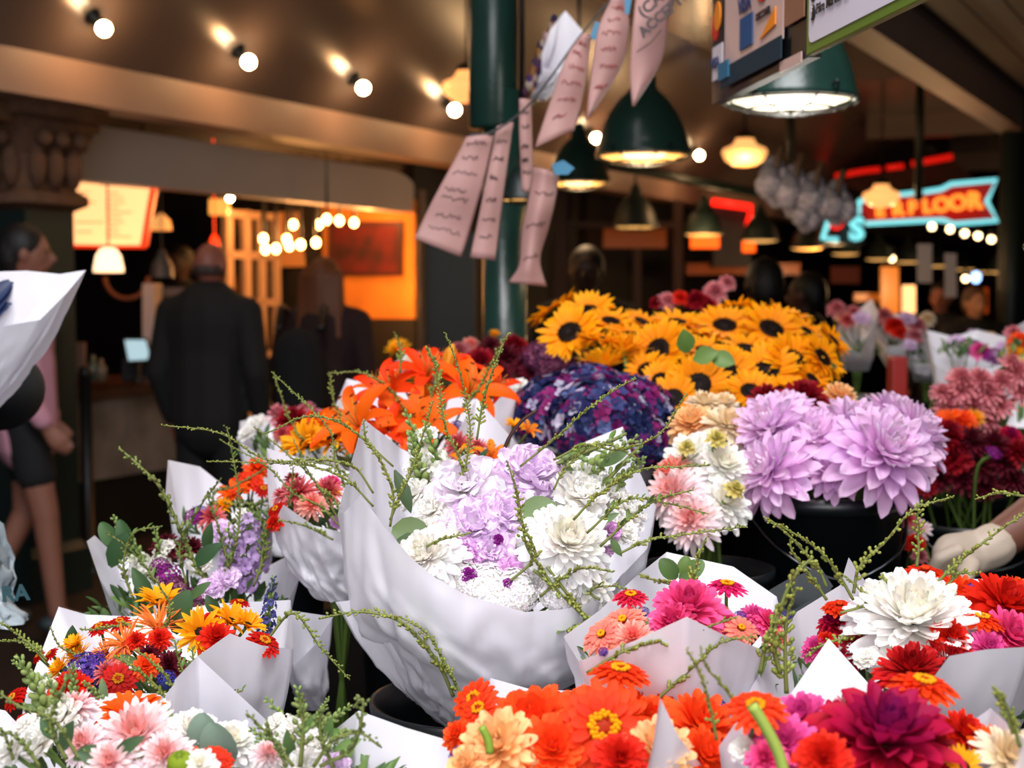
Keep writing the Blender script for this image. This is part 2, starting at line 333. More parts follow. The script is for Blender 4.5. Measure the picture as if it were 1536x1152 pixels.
PAL = dict(
 redpom=('dahlia', lambda s: dahlia(H('b40d14'), H('8a0a14'), H('d01818'), rings=9, n0=19, Wd=.13, shape='round', seed=s)),
 ruffv=('stock_flower', lambda s: ruffle(H('9a2a96'), H('7a1a78'), s, rings=4)),
 dried=('dried_head', lambda s: cluster([H('e0d6dc'), H('f2eaee'), H('c8bec4'), H('f6f0f0')], s, 260, .05, True, dome=1.5, under=H('b0a8ae'))),
 lilac=('dahlia', lambda s: dahlia(H('dd9fdc'), H('f3d9ee'), H('f1cdee'), rings=8, n0=14, Wd=.21, wav=.1, seed=s)),
 white=('dahlia', lambda s: dahlia(H('faf7f6'), H('f6f0e0'), H('fefdfd'), rings=11, n0=19, Wd=.17, shape='round', wav=.08, seed=s)),
 whiteball=('dahlia', lambda s: dahlia(H('f7f5f1'), H('f4efdc'), H('fbfaf8'), rings=8, n0=15, Wd=.2, shape='round', seed=s)),
 cream=('dahlia', lambda s: dahlia(H('f3e3c2'), H('e9c98c'), H('f6e9d2'), rings=8, n0=15, Wd=.16, shape='round', seed=s)),
 peach=('dahlia', lambda s: dahlia(H('f8b46a'), H('f7c98a'), H('fdd09a'), rings=8, n0=15, Wd=.21, wav=.1, shape='round', seed=s)),
 coral=('dahlia', lambda s: dahlia(H('f39a86'), H('f0605a'), H('f9c0b0'), rings=7, n0=16, Wd=.14, seed=s)),
 blush=('dahlia', lambda s: dahlia(H('f4d6dc'), H('ef8f80'), H('f9eef0'), rings=8, n0=17, Wd=.14, seed=s)),
 orange=('dahlia', lambda s: dahlia(H('ee4c10'), H('f0441a'), H('f9682a'), rings=8, n0=15, Wd=.2, shape='round', seed=s)),
 scarlet=('dahlia', lambda s: dahlia(H('d81c12'), H('c01010'), H('ea3218'), rings=8, n0=15, Wd=.19, shape='round', seed=s)),
 crimson=('dahlia', lambda s: dahlia(H('8c0a1c'), H('6e0616'), H('a50f22'), rings=8, n0=15, Wd=.19, shape='round', seed=s)),
 maroon=('dahlia', lambda s: dahlia(H('4e0a18'), H('3a0612'), H('6a1026'), rings=6, n0=14, Wd=.15, shape='round', seed=s)),
 magenta=('dahlia', lambda s: dahlia(H('b20a2a'), H('701468'), H('c8102e'), rings=9, n0=13, Wd=.23, seed=s, cup=.8)),
 pink=('dahlia', lambda s: dahlia(H('e0408f'), H('c92a86'), H('f06cb0'), rings=9, n0=16, Wd=.17, shape='round', seed=s)),
 hotpink=('dahlia', lambda s: dahlia(H('ec2a7c'), H('c81a60'), H('fb6aa6'), rings=8, n0=15, Wd=.2, shape='round', seed=s)),
 rosy=('dahlia', lambda s: dahlia(H('d06a76'), H('a84452'), H('e89aa0'), rings=7, n0=14, Wd=.14, shape='round', seed=s)),
 redpink=('dahlia', lambda s: dahlia(H('c8283a'), H('a01028'), H('f08a8a'), rings=7, n0=15, Wd=.1, seed=s)),
 zorange=('zinnia', lambda s: zinnia(H('f04a14'), H('ea3a10'), s)),
 zred=('zinnia', lambda s: zinnia(H('cf1a10'), H('c0140c'), s, ctr='e8a020')),
 zfull=('zinnia', lambda s: zinnia(H('ee3f16'), H('e23210'), s, rings=6, n0=20, disc=.07, ctr='ea4a14')),
 zpink=('zinnia', lambda s: zinnia(H('e22a78'), H('d01c60'), s)),
 zhot=('zinnia', lambda s: zinnia(H('dd2a4c'), H('d01c40'), s, rings=5)),
 zcoral=('zinnia', lambda s: zinnia(H('f79a86'), H('f58a78'), s, rings=5, disc=.07)),
 sun=('sunflower', lambda s: sunflower(H('fcae08'), H('f69206'), s)),
 sunpale=('sunflower', lambda s: sunflower(H('fab416'), H('f59e0c'), s, disc=.15)),
 ydaisy=('yellow_daisy', lambda s: daisyish(H('f9b010'), H('f09808'), s)),
 ymum=('chrysanthemum', lambda s: daisyish(H('fbb416'), H('f29a08'), s, n=20, rings=4, el=12, cu=10, Wd=.07, ctr='e88a10')),
 spider=('spider_gerbera', lambda s: daisyish(H('f57a30'), H('f4a04a'), s, n=17, L=.5, Wd=.04, el=34, cu=-46, rings=3, shape='thin', ctr='c03a10', twist=.35)),
 ogerb=('gerbera', lambda s: daisyish(H('f4620c'), H('ee4e08'), s, n=16, L=.46, Wd=.13, el=26, cu=-38, rings=2, shape='round', ctr='d8380a')),
 alstro=('alstroemeria', lambda s: lily(H('f79a10'), H('e85a18'), s)),
 lilyo=('lily', lambda s: lily(H('f8580c'), H('f4780e'), s)),
 lilyr=('lily', lambda s: lily(H('ee3408'), H('ee4e0a'), s)),
 ruff=('lisianthus', lambda s: ruffle(H('f0d6f3'), H('fbf2fb'), s)),
 ruffw=('lisianthus', lambda s: ruffle(H('f8edf9'), H('fdfafb'), s)),
 rufp=('lisianthus', lambda s: ruffle(H('e9b4e6'), H('f7def5'), s)),
 rufwh=('stock_flower', lambda s: ruffle(H('faf8f6'), H('f4f0e2'), s, rings=5)),
 yarrow=('yarrow', lambda s: cluster([H('faf9f6'), H('f6f4f0'), H('ffffff')], s, 260, .042, True, under=H('e8e6dc'))),
 statice=('statice', lambda s: cluster([H('5a3a9e'), H('4a2f8a'), H('7a5ab8')], s, 110, .05, True)),
 bluest=('cornflower', lambda s: cluster([H('3a48b0'), H('4c5cc8'), H('5a50b0')], s, 70, .06, True)),
 purp=('sweet_william', lambda s: cluster([H('8a1e80'), H('a02a90'), H('6e1668')], s, 80, .06, True)),
 mauve=('statice', lambda s: cluster([H('7a3a60'), H('94506f'), H('5e2a4c')], s, 110, .05, True)),
 hydra=('hydrangea', lambda s: cluster([H('2b2a5e'), H('23305a'), H('3c4478'), H('2b2a5e'), H('5a6a9a'), H('7c1e6a'), H('96286e'), H('23305a'), H('c8c0d8')], s, 230, .06, True, dome=.8, under=H('1c2038'))),
 snapw=('snapdragon', lambda s: spike(H('f8f7f3'), H('f4f3e4'), s)),
 snapl=('stock_flower', lambda s: spike(H('c9a6dc'), H('d8bce4'), s, full=.9, lobe=.12)),
 snapg=('snapdragon', lambda s: spike(H('f2f2e2'), H('e6ecc8'), s, n=30, full=.2)),
 blues=('delphinium', lambda s: spike(H('4a4a8c'), H('5a5a9a'), s, n=26, full=.75, bud='5a607c', lobe=.08)),
 budy=('lily_bud', lambda s: bud(H('e8a030'), H('d88a20'))),
 budo=('lily_bud', lambda s: bud(H('c85a18'), H('b04a14'))),
 budc=('dahlia_bud', lambda s: dahlia(H('d8c878'), H('b8b050'), rings=5, n0=9, Wd=.3, shape='round', seed=s)),
 berry=('green_seed_pod', lambda s: berry(H('93a82c'), H('6e8420'))),
)
TEMPL = {}
def templ(kind, var):
    k = (kind, var)
    if k not in TEMPL:
        nm, fn = PAL[kind]; mb, cb = fn(var * 13 + 5)
        if nm in ('dahlia', 'zinnia', 'sunflower', 'yellow_daisy', 'chrysanthemum', 'spider_gerbera', 'gerbera', 'lisianthus', 'stock_flower') and kind not in SPK:
            q = sorted(math.hypot(v[0], v[1]) for v in mb.v); q = .5 / q[int(len(q) * .985)]
            for m_ in (mb, cb):
                if m_: m_.v = [(v[0] * q, v[1] * q, v[2] * q) for v in m_.v]
        TEMPL[k] = (nm, mb.mesh(nm, PETAL), cb.mesh('flower_center', PETAL) if cb else None)
    return TEMPL[k]
NV = dict(hydra=3, yarrow=3)
VC = [0]
STEMC = H('5f7a35')
SPK = ('snapw', 'snapl', 'snapg', 'blues')
def stem_mesh(p0, ax, p1, r=.0022, col=STEMC):
    mb = MB(); L = (p1 - p0).length
    pts = catmull([p0, p0 - ax * min(.06, L * .25), p1 + V((0, 0, L * .3)) if L > .1 else (p0 + p1) / 2, p1], 4)
    mb.tube(pts, r, 6, col); return mb
def flower(kind, px, py, d, w, ax=0, tc=.5, root=None, neck=None, name=None, up=1.0, stem=True, leaves=0):
    """head of pixel width w at (px,py), depth d; ax leans it sideways, tc towards the viewer"""
    p = W(px, py, d) if px is not None else d
    s = w * (d if px is not None else 1) / FP
    ss = s
    VC[0] += 1; var = (VC[0] * 7) % NV.get(kind, 3)
    nm, me, mc = templ(kind, var)
    axis = V((ax, -tc, up * max(.05, 1 - abs(tc) * .75))).normalized()
    M = basis(axis, spin=R.uniform(0, 6.28)).to_4x4()
    if kind in SPK: p = p - axis * (s * .5); M = Matrix.Translation(p) @ M @ Matrix.Scale(s, 4)
    else: M = Matrix.Translation(p) @ M @ Matrix.Diagonal((s * R.uniform(.95, 1.06), s * R.uniform(.95, 1.06), s, 1))
    if root.get('loose'):
        o = put('petals', me, root, M)
        if mc: put(root['loose'], mc, root, M)
        if stem: stem_mesh(p - axis * s * .03, axis, neck, .0035, STEMC).build('stem', LEAF, root)
    else:
        o = put(nm, me, root, M)
        if mc:
            c = bpy.data.objects.new('stem' if kind in SPK or 'cluster' in nm or kind in ('yarrow', 'statice', 'bluest', 'purp', 'mauve', 'hydra') else 'flower_center', mc); LINK(c); c.parent = o
        if stem and neck is not None and kind not in SPK: stem_mesh(p - axis * s * .05, axis, neck, .0018).build('stem', LEAF, o)
    return o
def leafgeo(mb, p, axis, nrm, L, Wd, col, shape='leaf', curl=-.4, cup=.25, tip=None):
    t = MB(); petal(t, 0, 0, 0, L, Wd, .15, curl, shape, cup, jit(col, .1), jit(tip or col, .1), ny=6, nx=4)
    z = V(nrm); x = V(axis).normalized(); z = (z - x * z.dot(x)); z = z.normalized() if z.length > 1e-4 else V((0, 0, 1)); y = z.cross(x)
    M = Matrix((x, y, z)).transposed(); b = len(mb.v)
    mb.v += [tuple(V(p) + M @ V(v)) for v in t.v]; mb.c += t.c; mb.f += [tuple(b + q for q in f) for f in t.f]; mb.m += t.m
def sprig_mesh(pts, bl=.0065, br=.0022, gap=.0036, col='8c8a42', sr=.0013, both=True, seed=0, leafy=False):
    r = random.Random(seed); mb = MB(); P = catmull(pts, 8)
    L = sum((P[i + 1] - P[i]).length for i in range(len(P) - 1)); n = len(P)
    mb.tube(P, [sr * (1.15 - .6 * i / n) for i in range(n)], 5, H('6c7436'))
    acc = 0; k = 0
    for i in range(n - 1):
        seg = P[i + 1] - P[i]; l = seg.length
        while acc < l:
            f = acc / l; p = P[i] + seg * f; t = (i + f) / n; T = seg.normalized()
            if t > .12:
                a = k * 2.4 if not both else (k % 2) * PI + r.uniform(-.7, .7)
                side = basis(T) @ V((math.cos(a), math.sin(a), 0)); side = (side + V((0, 0, .25))).normalized()
                sc = (1.05 - .55 * t) * r.uniform(.75, 1.2); dr = (T * .7 + side).normalized()
                if leafy and k % 3 == 0: leafgeo(mb, p, dr, V((0, 0, 1)), bl * 2.4 * sc, bl * .8 * sc, H('55702c'))
                else:
                    for q in range(2): mb.blob(p + dr * bl * sc * (.55 + .6 * q) + V((r.uniform(-1, 1), r.uniform(-1, 1), r.uniform(-1, 1))) * br * .5, (br * sc, br * sc, bl * .42 * sc), jit(H(col), .2, r), 5, 3, basis(dr))
            k += 1; acc += gap * r.uniform(.75, 1.3)
        acc -= l
    return mb
def crease(th, u, seed):
    if seed == 1:
        w_ = u - .5 + .05 * math.sin(th * 1.5 + 1) ; return .9 * math.tanh(w_ * 45) * math.exp(-w_ * w_ * 30) + crease(th, min(.9, u * 1.12), 51) * 1.3
    a = V((math.cos(th) * 3 + seed, math.sin(th) * 3, u * 3.2)); a += noise.noise_vector(a * .8) * .6
    return (.35 - 2.2 * abs(noise.noise(a)) + .5 * (.3 - 2 * abs(noise.noise(a * 2.3 + V((7, 1, 3)))))) * max(0, 1 - u * 1.05) ** .7
def wrapper(mb, rim, neck, nr=.03, bulge=.62, n=120, m=26, crk=.006, seed=0, ht=.32, hem=.0):
    """one sheet of paper: closed outline of its cut edge gathered down to the neck"""
    P = [V(p) for p in rim]; k = len(P); L = [(P[(i + 1) % k] - P[i]).length for i in range(k)]; T = sum(L); cols = []
    for i in range(k):
        c = max(2, round(n * L[i] / T))
        for j in range(c): cols.append(P[i].lerp(P[(i + 1) % k], j / c))
    c0 = sum(P, V()) / k; neck = V(neck); N = len(cols); rows = []
    for i in range(m + 1):
        u = i / m; row = []
        for j, Rm in enumerate(cols):
            dr = V((Rm.x - c0.x, Rm.y - c0.y, 0)); dn = dr.normalized() if dr.length > 1e-4 else V((1, 0, 0))
            A = neck + dn * nr; B = V((A.x + (Rm.x - A.x) * bulge, A.y + (Rm.y - A.y) * bulge, A.z + (Rm.z - A.z) * ht))
            p = A * (1 - u) ** 2 + B * 2 * u * (1 - u) + Rm * u * u
            th = math.atan2(dn.y, dn.x); g = noise.noise(V((math.cos(th) * 2.2 + seed * 3.1, math.sin(th) * 2.2, u * 2.0)))
            g2 = abs(noise.noise(V((math.cos(th) * 4 + seed, math.sin(th) * 4, u * 3.5 + g * 1.5)))) ; g3 = noise.noise(V((th * 7 + seed, u * 1.2, 3.3))) + 2.2 * max(0, .8 - 1.1 * u) * (abs(noise.noise(V((th * 2.6 + seed * 2, u * 6, g * 2)))) - .15)
            env = math.sin(PI * min(1, u * 1.02)) ** .6
            row.append(p + dn * (crk * 1.6 * g * env + crk * 1.5 * (g2 - .15) * env + crk * .9 * g3 * (1 - u) * env + crk * 1.3 * crease(th, u, seed)) + V((0, 0, crk * g * env)))
        rows.append(row)
    mb.grid(rows, None, 0, cu=True)
def bucket(px, py, d, r=.125, h=.37, label='', group=None, rim=True, zb=None):
    c = W(px, py, d)            # centre of the rim
    zb = c.z - h if zb is None else zb; h = c.z - zb
    b = thing('flower_bucket', (c.x, c.y, zb), label, 'bucket', group)
    mb = MB(); n = 40
    mb.lathe([(.001, 0), (r * .78, 0), (r * .8, .01), (r * .97, h * .93), (r * .985, h * .93), (r * 1.02, h * .95), (r * 1.03, h), (r * .985, h), (r * .94, h * .9), (r * .77, .012), (.001, .012)], n, (c.x, c.y, zb))
    mb.build('bucket_body', BUCKET, b)
    w_ = MB(); w_.lathe([(.001, 0), (r * .88, 0)], 24, (c.x, c.y, zb + h * .62)); w_.build('water', mat('water', '1c2a26', rough=.05), b)
    hb = MB(); pts = [V((c.x - r * 1.02, c.y, zb + h * .93)), V((c.x - r * .7, c.y - r * .95, zb + h * .8)), V((c.x, c.y - r * 1.16, zb + h * .7)), V((c.x + r * .7, c.y - r * .95, zb + h * .8)), V((c.x + r * 1.02, c.y, zb + h * .93))]
    hb.tube(catmull(pts, 5), .0022, 6); hb.build('handle', mat('wire', '6a6d70', rough=.3, metal=1), b)
    return b, c, zb
# ================================================================== the market hall
M_ = mat
DARK = M_('dark_paint', '1c1613', rough=.7, noise_amt=.3, nscale=4)
CEIL = M_('ceiling_gloss_paint', '6b5b54', rough=.24, noise_amt=.15, nscale=3)
BEAM = M_('beam_paint', 'a58675', rough=.5, noise_amt=.12, nscale=5)
FASC = M_('fascia_paint', 'c9bfbd', rough=.6, noise_amt=.15, nscale=2)
SLAT = M_('slat_ceiling_paint', '7d7069', rough=.6)
GREEN = M_('green_enamel', '1e3b33', rough=.28, noise_amt=.35, nscale=9, bump=.1)
GREEND = M_('dark_green_paint', '14231f', rough=.45, noise_amt=.3, nscale=6)
CREAM = M_('cream_wood_paint', 'c9a684', rough=.5)
BRICKO = M_('ochre_plaster', 'd8842a', rough=.8, noise_amt=.4, nscale=5)
BLACK = M_('black_metal', '0c0d0e', rough=.4)
STEEL = M_('steel', '8a8c90', rough=.3, metal=1)
def sbox(name, s0, s1, t0, t1, z0, z1, m, kind='structure', label=None, cat=None, group=None):
    mb = MB(); mb.box((s0, t0, z0), (s1, t1, z1), ST); o = mb.build(name, m, None, False)
    return tag(o, label, cat, group, kind)
# floor: dark red-brown pavers
fm = M_('floor_pavers', '2c1d17', rough=.55)
nt = fm.node_tree; br = nt.nodes.new('ShaderNodeTexBrick'); br.inputs['Scale'].default_value = 6; br.inputs['Color1'].default_value = H('20140f'); br.inputs['Color2'].default_value = H('180f0b'); br.inputs['Mortar'].default_value = H('0c0806'); br.inputs['Mortar Size'].default_value = .01
tc = nt.nodes.new('ShaderNodeTexCoord'); nt.links.new(tc.outputs['Object'], br.inputs['Vector']); nt.links.new(br.outputs['Color'], nt.nodes['Principled BSDF'].inputs['Base Color'])
sbox('floor', -3, 30, -11, 6, GZ - .1, GZ, fm)
# ceiling with its sloping edge
mb = MB()
for a, b in (((-4.75, 2.66), (-3.97, 3.55)), ((-3.97, 3.55), (-1.5, 3.55)), ((-1.5, 3.55), (-1.5, 2.9))):
    mb.box((2.6, 0, 0), (27, 1, .08), lambda x, y, z, a=a, b=b: ST(x, a[0] + (b[0] - a[0]) * y, a[1] + (b[1] - a[1]) * y + z) if a[0] != b[0] else ST(x, a[0] + z, a[1] + (b[1] - a[1]) * y))
struct('ceiling', mb, CEIL)
mb = MB()
for k in range(30): mb.box((2.6, -1.4 + k * .17, 2.9), (27, -1.4 + k * .17 + .16, 2.95), ST)
mb.box((2.6, -1.5, 2.96), (27, 4.2, 3.0), ST)
struct('trim_slats', mb, SLAT)
sbox('trim_beam_left', 2.6, 27, -4.95, -4.75, 2.47, 2.66, BEAM)
sbox('trim_beam_right', 2.6, 27, -1.62, -1.46, 2.69, 2.94, BEAM)
sbox('trim_soffit', 2.6, 27, -9, -4.94, 2.56, 2.62, DARK)
for k, s in enumerate((2.2, 7.2, 11.5, 16)): sbox('trim_rib_%d' % (k + 1), s + 4, s + 4.12, -3.9, -1.6, 3.3, 3.55, CEIL)
# café opening in the left wall
def s_of(px, t): d = ray_t(px, t); p = W(px, 445, d); return p.dot(US)
s0, s1 = s_of(104, -5.4), s_of(622, -5.4)
mb = MB(); arc = [(s1 - .35 + .35 * math.sin(a * PI / 12), 2.48 - .12 + .12 * math.cos(a * PI / 12)) for a in range(7)]
poly = [(s0, 2.2), (s1, 2.2)] + arc[::-1] + [(s0 + .25, 2.49), (s0 + .05, 2.44)]
mb.prism([ST(a, -5.4, z) for a, z in poly], UT * -.12)
struct('trim_fascia', mb, FASC)
sbox('wall_left', s1 - .02, s1 + .25, -9.2, -5.4, GZ, 2.56, DARK)
sbox('wall_left_far', s1 + .25, 27, -7.5, -5.6, GZ, 2.56, M_('brown_paint', '1c1310', rough=.7, noise_amt=.4, nscale=3))
sbox('wall_cafe_back', 2, s1 + .5, -9.15, -9, GZ, 2.6, M_('cafe_wall', '1e130c', rough=.8, noise_amt=.5, nscale=3))
sbox('wall_right', -3, 27, 5.8, 5.9, GZ, 3.6, M_('brown_paint', '1c1310'))
sbox('wall_end', 27, 27.1, -9, 4, GZ, 3.6, M_('end_wall', '2e1b10', rough=.8, noise_amt=.5, nscale=2))
def quadbox(name, corners, th, m, parent=None, dirv=None, smooth=False):
    """slab with the four given front corners and a real thickness"""
    c = [V(p) for p in corners]; n = (c[1] - c[0]).cross(c[3] - c[0]).normalized() if dirv is None else V(dirv)
    if n.y < 0: n = -n
    mb = MB(); mb.prism(c, n * th); return mb.build(name, m, parent, smooth)
def card(mb, px0, py0, px1, py1, d, th=.01, mi=0):
    mb.prism([W(px0, py0, d), W(px1, py0, d), W(px1, py1, d), W(px0, py1, d)], V((0, th, 0)), mi)
# ochre inner wall with the red poster
def onS(px, py, off=.03):
    a = W(px, py, 0).dot(US); b = W(px, py, 1).dot(US); return W(px, py, (s1 - off - a) / (b - a))
def cardS(mb, a, b, c, d, off=.03): mb.prism([onS(a, b, off), onS(c, b, off), onS(c, d, off), onS(a, d, off)], US * (off * .9))
mb = MB(); cardS(mb, 484, 300, 622, 478); struct('wall_cafe_ochre', mb, BRICKO)
o = thing('framed_poster', onS(548, 410), 'dark red framed poster on the ochre wall inside the café', 'poster')
mb = MB(); cardS(mb, 492, 332, 602, 414, .06); mb.build('frame', M_('poster_frame', '3a0d08', rough=.5), o, False)
mb = MB(); cardS(mb, 498, 338, 596, 408, .066); mb.build('print', M_('poster_print', '5c0c08', rough=.8, col2='2a0604', nscale=5), o, False)
# column with carved capital
cp = W(42, 445, 6.7); cb_ = V((cp.x, cp.y, 0)); cz = V((cp.x, cp.y, GZ))
o = thing('capital_column', cz, 'green pilaster with a carved stone capital at the left edge', 'column')
def sq(mb, prof, c, m=0):
    for (r0, z0), (r1, z1) in zip(prof, prof[1:]):
        b = len(mb.v)
        for r, z in ((r0, z0), (r1, z1)):
            for a, b2 in ((-1, -1), (1, -1), (1, 1), (-1, 1)): mb.v.append(tuple(c + US * a * r + UT * b2 * r + V((0, 0, z)))); mb.c.append((1, 1, 1, 1))
        for j in range(4): mb.f.append((b + j, b + (j + 1) % 4, b + 4 + (j + 1) % 4, b + 4 + j)); mb.m.append(m)
mb = MB(); sq(mb, [(.19, GZ), (.19, .4), (.15, .44), (.15, 2.02)], cb_); mb.build('shaft', GREEND, o, False)
STONE = M_('carved_stone', '6a4a35', rough=.85, noise_amt=.5, nscale=18, bump=.6, bscale=40)
mb = MB(); sq(mb, [(.15, 2.0), (.2, 2.03), (.2, 2.07), (.16, 2.1), (.17, 2.25), (.24, 2.4), (.27, 2.42), (.27, 2.5), (.0, 2.5)], cb_)
for a in range(4):
    for k in range(3):
        dr = (US, UT, -US, -UT)[a]; sd = (UT, -US, -UT, US)[a]; p = cb_ + dr * .19 + sd * (k - 1) * .11 + V((0, 0, 2.2))
        mb.blob(p, (.045, .045, .1), None, 8, 5); mb.blob(p + dr * .05 + V((0, 0, .12)), .04, None, 7, 4)
mb.build('capital', STONE, o)
mb = MB(); a0 = s_of(150, -4.98); mb.box((a0 - 1.6, -5.2, 2.38), (a0, -4.97, 2.47), ST); struct('trim_corbel', mb, M_('corbel_paint', '6d4c34', rough=.7))
# green posts
def pole(name, px, d, r, z0, z1, label, m=GREEN, cat='pole', group=None, extra=None):
    c = W(px, 445, d); o = thing(name, (c.x, c.y, z0), label, cat, group)
    mb = MB(); mb.lathe([(r, z0), (r, z1)], 20, (c.x, c.y, 0), capb=True, capt=True); mb.build('shaft', m, o)
    if extra: extra(o, c)
    return o
def pex(o, c):
    mb = MB(); c2 = W(740, 445, 4.2); mb.lathe([(.066, 2.09), (.072, 2.1), (.071, 3.53)], 20, (c2.x, c2.y, 0), capb=True, capt=True); mb.build('upper_sleeve', GREEN, o)
    mb = MB(); mb.lathe([(.09, GZ), (.09, .32), (.07, .36)], 20, (c.x, c.y, 0), capb=True, capt=True); mb.build('base', GREEN, o)
pole('market_post', 757, 4.2, .065, GZ, 2.2, 'thick green enamel post rising behind the hanging paper notes', extra=pex)
pole('market_post', 1516, 9.5, .085, GZ, 2.9, 'dark green post at the right edge beside the neon arrow sign', GREEND)
pole('rail_hanger', 1183, 11.8, .035, 2.36, 3.52, 'thin dark hanger rod behind the near white-lit lamp', GREEND, 'rod')
pole('rail_hanger', 1375, 11.3, .035, 2.36, 3.52, 'dark hanger rod crossing in front of the neon arrow sign', GREEND, 'rod')
mb = MB(); p = [W(634, 378, 8.8), W(712, 378, 8.8)]
for q in p: q.z = GZ
mb.box((0, 0, 0), (1, 1, 1), lambda a, b, c: p[0].lerp(p[1], a) + V((0, .5 * b, 0)) + V((0, 0, 1.8 * c)))
o = mb.build('green_kiosk', GREEND, None, False); tag(o, 'dark green boxy kiosk standing left of the thick green post', 'kiosk')
mb = MB(); c = W(633, 445, 8.7); mb.lathe([(.022, GZ), (.022, 2.25)], 8, (c.x, c.y, 0), capt=True); tag(mb.build('conduit_pipe', M_('grey_pipe', '5a4a40', rough=.4)), 'thin grey pipe on the left side of the dark green kiosk', 'pipe')
# ------------------------------------------------------------------ bare bulbs on the sloping soffit
BW = glowbulb('bulb_glow', 'ffe2b0', 38)
def on_slope(px, py, dist):
    a = W(px, py, 0); b = W(px, py, 1)
    f = lambda p: (p.dot(UT) + 4.75) * .752 - (p.z - 2.66) * .659 - dist
    fa, fb = f(a), f(b); return -fa / (fb - fa)
nsl = (UT * .752 - V((0, 0, .659)))
for px, py, w in ((156, 43, 28), (373, 93, 26), (545, 132, 24), (682, 165, 22), (894, 207, 18), (1049, 233, 16)):
    d = on_slope(px, py, .09); p = W(px, py, d); r = w * d / FP / 2 * .8
    nm = {156: 'leftmost, above the menu board', 373: 'second from the left', 545: 'third from the left', 682: 'just below the globe lamp by the green post', 894: 'beside the second lamp shade', 1049: 'right of the second lamp shade'}[px]
    o = thing('ceiling_bulb', p - nsl * .09, 'round bare bulb on the sloping soffit, ' + nm, 'light bulb', 'bare bulbs along the soffit')
    mb = MB(); mb.blob(p, r, None, 16, 10); mb.build('bulb', BW, o)
    mb = MB(); M = basis(nsl); mb.lathe([(.04, 0), (.04, .012), (.024, .02), (.022, .06), (.0, .065)], 12, p - nsl * .088, rot=M); mb.build('socket', BLACK, o)
# schoolhouse globes
for px, py, w, d, nm in ((1117, 229, 68, 9.4, 'warm schoolhouse globe hanging left of the thin hanger rod'), (1322, 294, 56, 11.5, 'warm schoolhouse globe in front of the neon arrow sign'), (700, 130, 76, 8.0, 'warm schoolhouse globe half hidden by the thick green post')):
    c = W(px, py, d); r = w * d / FP / 2; o = thing('globe_lamp', c, nm, 'lamp', 'schoolhouse globes')
    mb = MB(); mb.lathe([(.01, -.62 * r), (.5 * r, -.56 * r), (.86 * r, -.32 * r), (r, 0), (.93 * r, .16 * r), (.55 * r, .33 * r), (.42 * r, .5 * r), (.4 * r, .62 * r)], 28, c)
    mb.build('glass_shade', glowbulb('globe_glow', 'ffb468', 1.25), o)
    mb = MB(); mb.lathe([(.42 * r, .6 * r), (.42 * r, .75 * r), (.14 * r, .95 * r), (.05 * r, 1 * r), (.05 * r, 3.5 - c.z)], 12, c); mb.build('stem', BLACK, o)
# ------------------------------------------------------------------ green pendant shades
SHIN = M_('shade_inner_enamel', 'e8e4d8', rough=.4)
def pendant(px, py, w, label, d=None, warm=1, es=4.0, R_=.148, ztop=None, group='green pendant shades', tilt=0):
    d = d or R_ * 2 * FP / w; c = W(px, py, d); r = w * d / FP / 2
    o = thing('pendant_lamp', c, label, 'lamp', group); n = 40 if w > 90 else 20
    Mx = Matrix.Rotation(math.radians(tilt), 3, 'Y')
    out = [(r * 1.0, 0), (r * 1.02, .03 * r), (r * .99, .09 * r), (r * .95, .25 * r), (r * .87, .55 * r), (r * .72, .9 * r), (r * .5, 1.2 * r), (r * .34, 1.34 * r), (r * .27, 1.42 * r), (r * .26, 1.62 * r), (r * .17, 1.7 * r), (r * .16, 1.85 * r), (.001, 1.86 * r)]
    mb = MB(); mb.lathe(out, n, c, rot=Mx); mb.build('shade', GREEN if w > 90 else GREEND, o)
    mb = MB(); mb.lathe([(r * .985, .005), (r * .94, .25 * r), (r * .85, .55 * r), (r * .68, .88 * r), (r * .3, 1.25 * r), (.001, 1.3 * r)], n, c, rot=Mx); mb.build('shade_lining', SHIN, o)
    lens = MB(); lens.lathe([(r * .95, .03 * r), (r * .8, -.04 * r), (r * .4, -.09 * r), (.001, -.1 * r)], n, c, rot=Mx)
    lens.build('lens', glowbulb('lens_cool', 'fff2d8', .95) if not warm else glowbulb('lens_warm', 'ffbe6a', 1.2), o)
    if w > 60:
        g = MB(); q = .0026
        for rr, zz in ((1.0, -.02), (.68, -.13), (.34, -.18)):
            g.tube([c + Mx @ V((r * rr * math.cos(a * PI / 16), r * rr * math.sin(a * PI / 16), zz * r)) for a in range(33)], q, 5)
        for k in range(8):
            a = k * PI / 4 + .2; g.tube([c + Mx @ V((r * rr * math.cos(a), r * rr * math.sin(a), zz * r)) for rr, zz in ((1.02, .02), (.9, -.07), (.6, -.15), (.3, -.19), (.06, -.2))], q, 5)
        g.build('wire_guard', BLACK, o)
        g = MB()
        for a in (-1.1, 2.2, .3, -2.3):
            b = c + Mx @ V((r * 1.03 * math.cos(a), r * 1.03 * math.sin(a), 0)); g.tube(catmull([b + V((0, 0, -.02 * r)), b + V((.02 * r, -.06 * r, .1 * r)), b + V((0, -.08 * r, .17 * r)), b + V((-.05 * r, -.02 * r, .1 * r))], 4), .003, 5)
        g.build('clip', BLACK, o)
    zt = ztop or 3.4; mb = MB(); mb.tube([c + V((0, 0, 1.8 * r)), V((c.x, c.y, zt))], .009 if w > 60 else .006, 6); mb.build('stem', BLACK, o)
    return c
c0 = pendant(1186, 152, 200, 'large green pendant lamp with white-lit wire guard below the payment signs', warm=0, ztop=2.88)
c1 = pendant(965, 234, 143, 'green pendant lamp with warm light and wire guard behind the cash note', ztop=3.5)
c2 = pendant(868, 275, 96, 'green pendant lamp half hidden behind the hanging notes, blue tape before it', ztop=3.5)
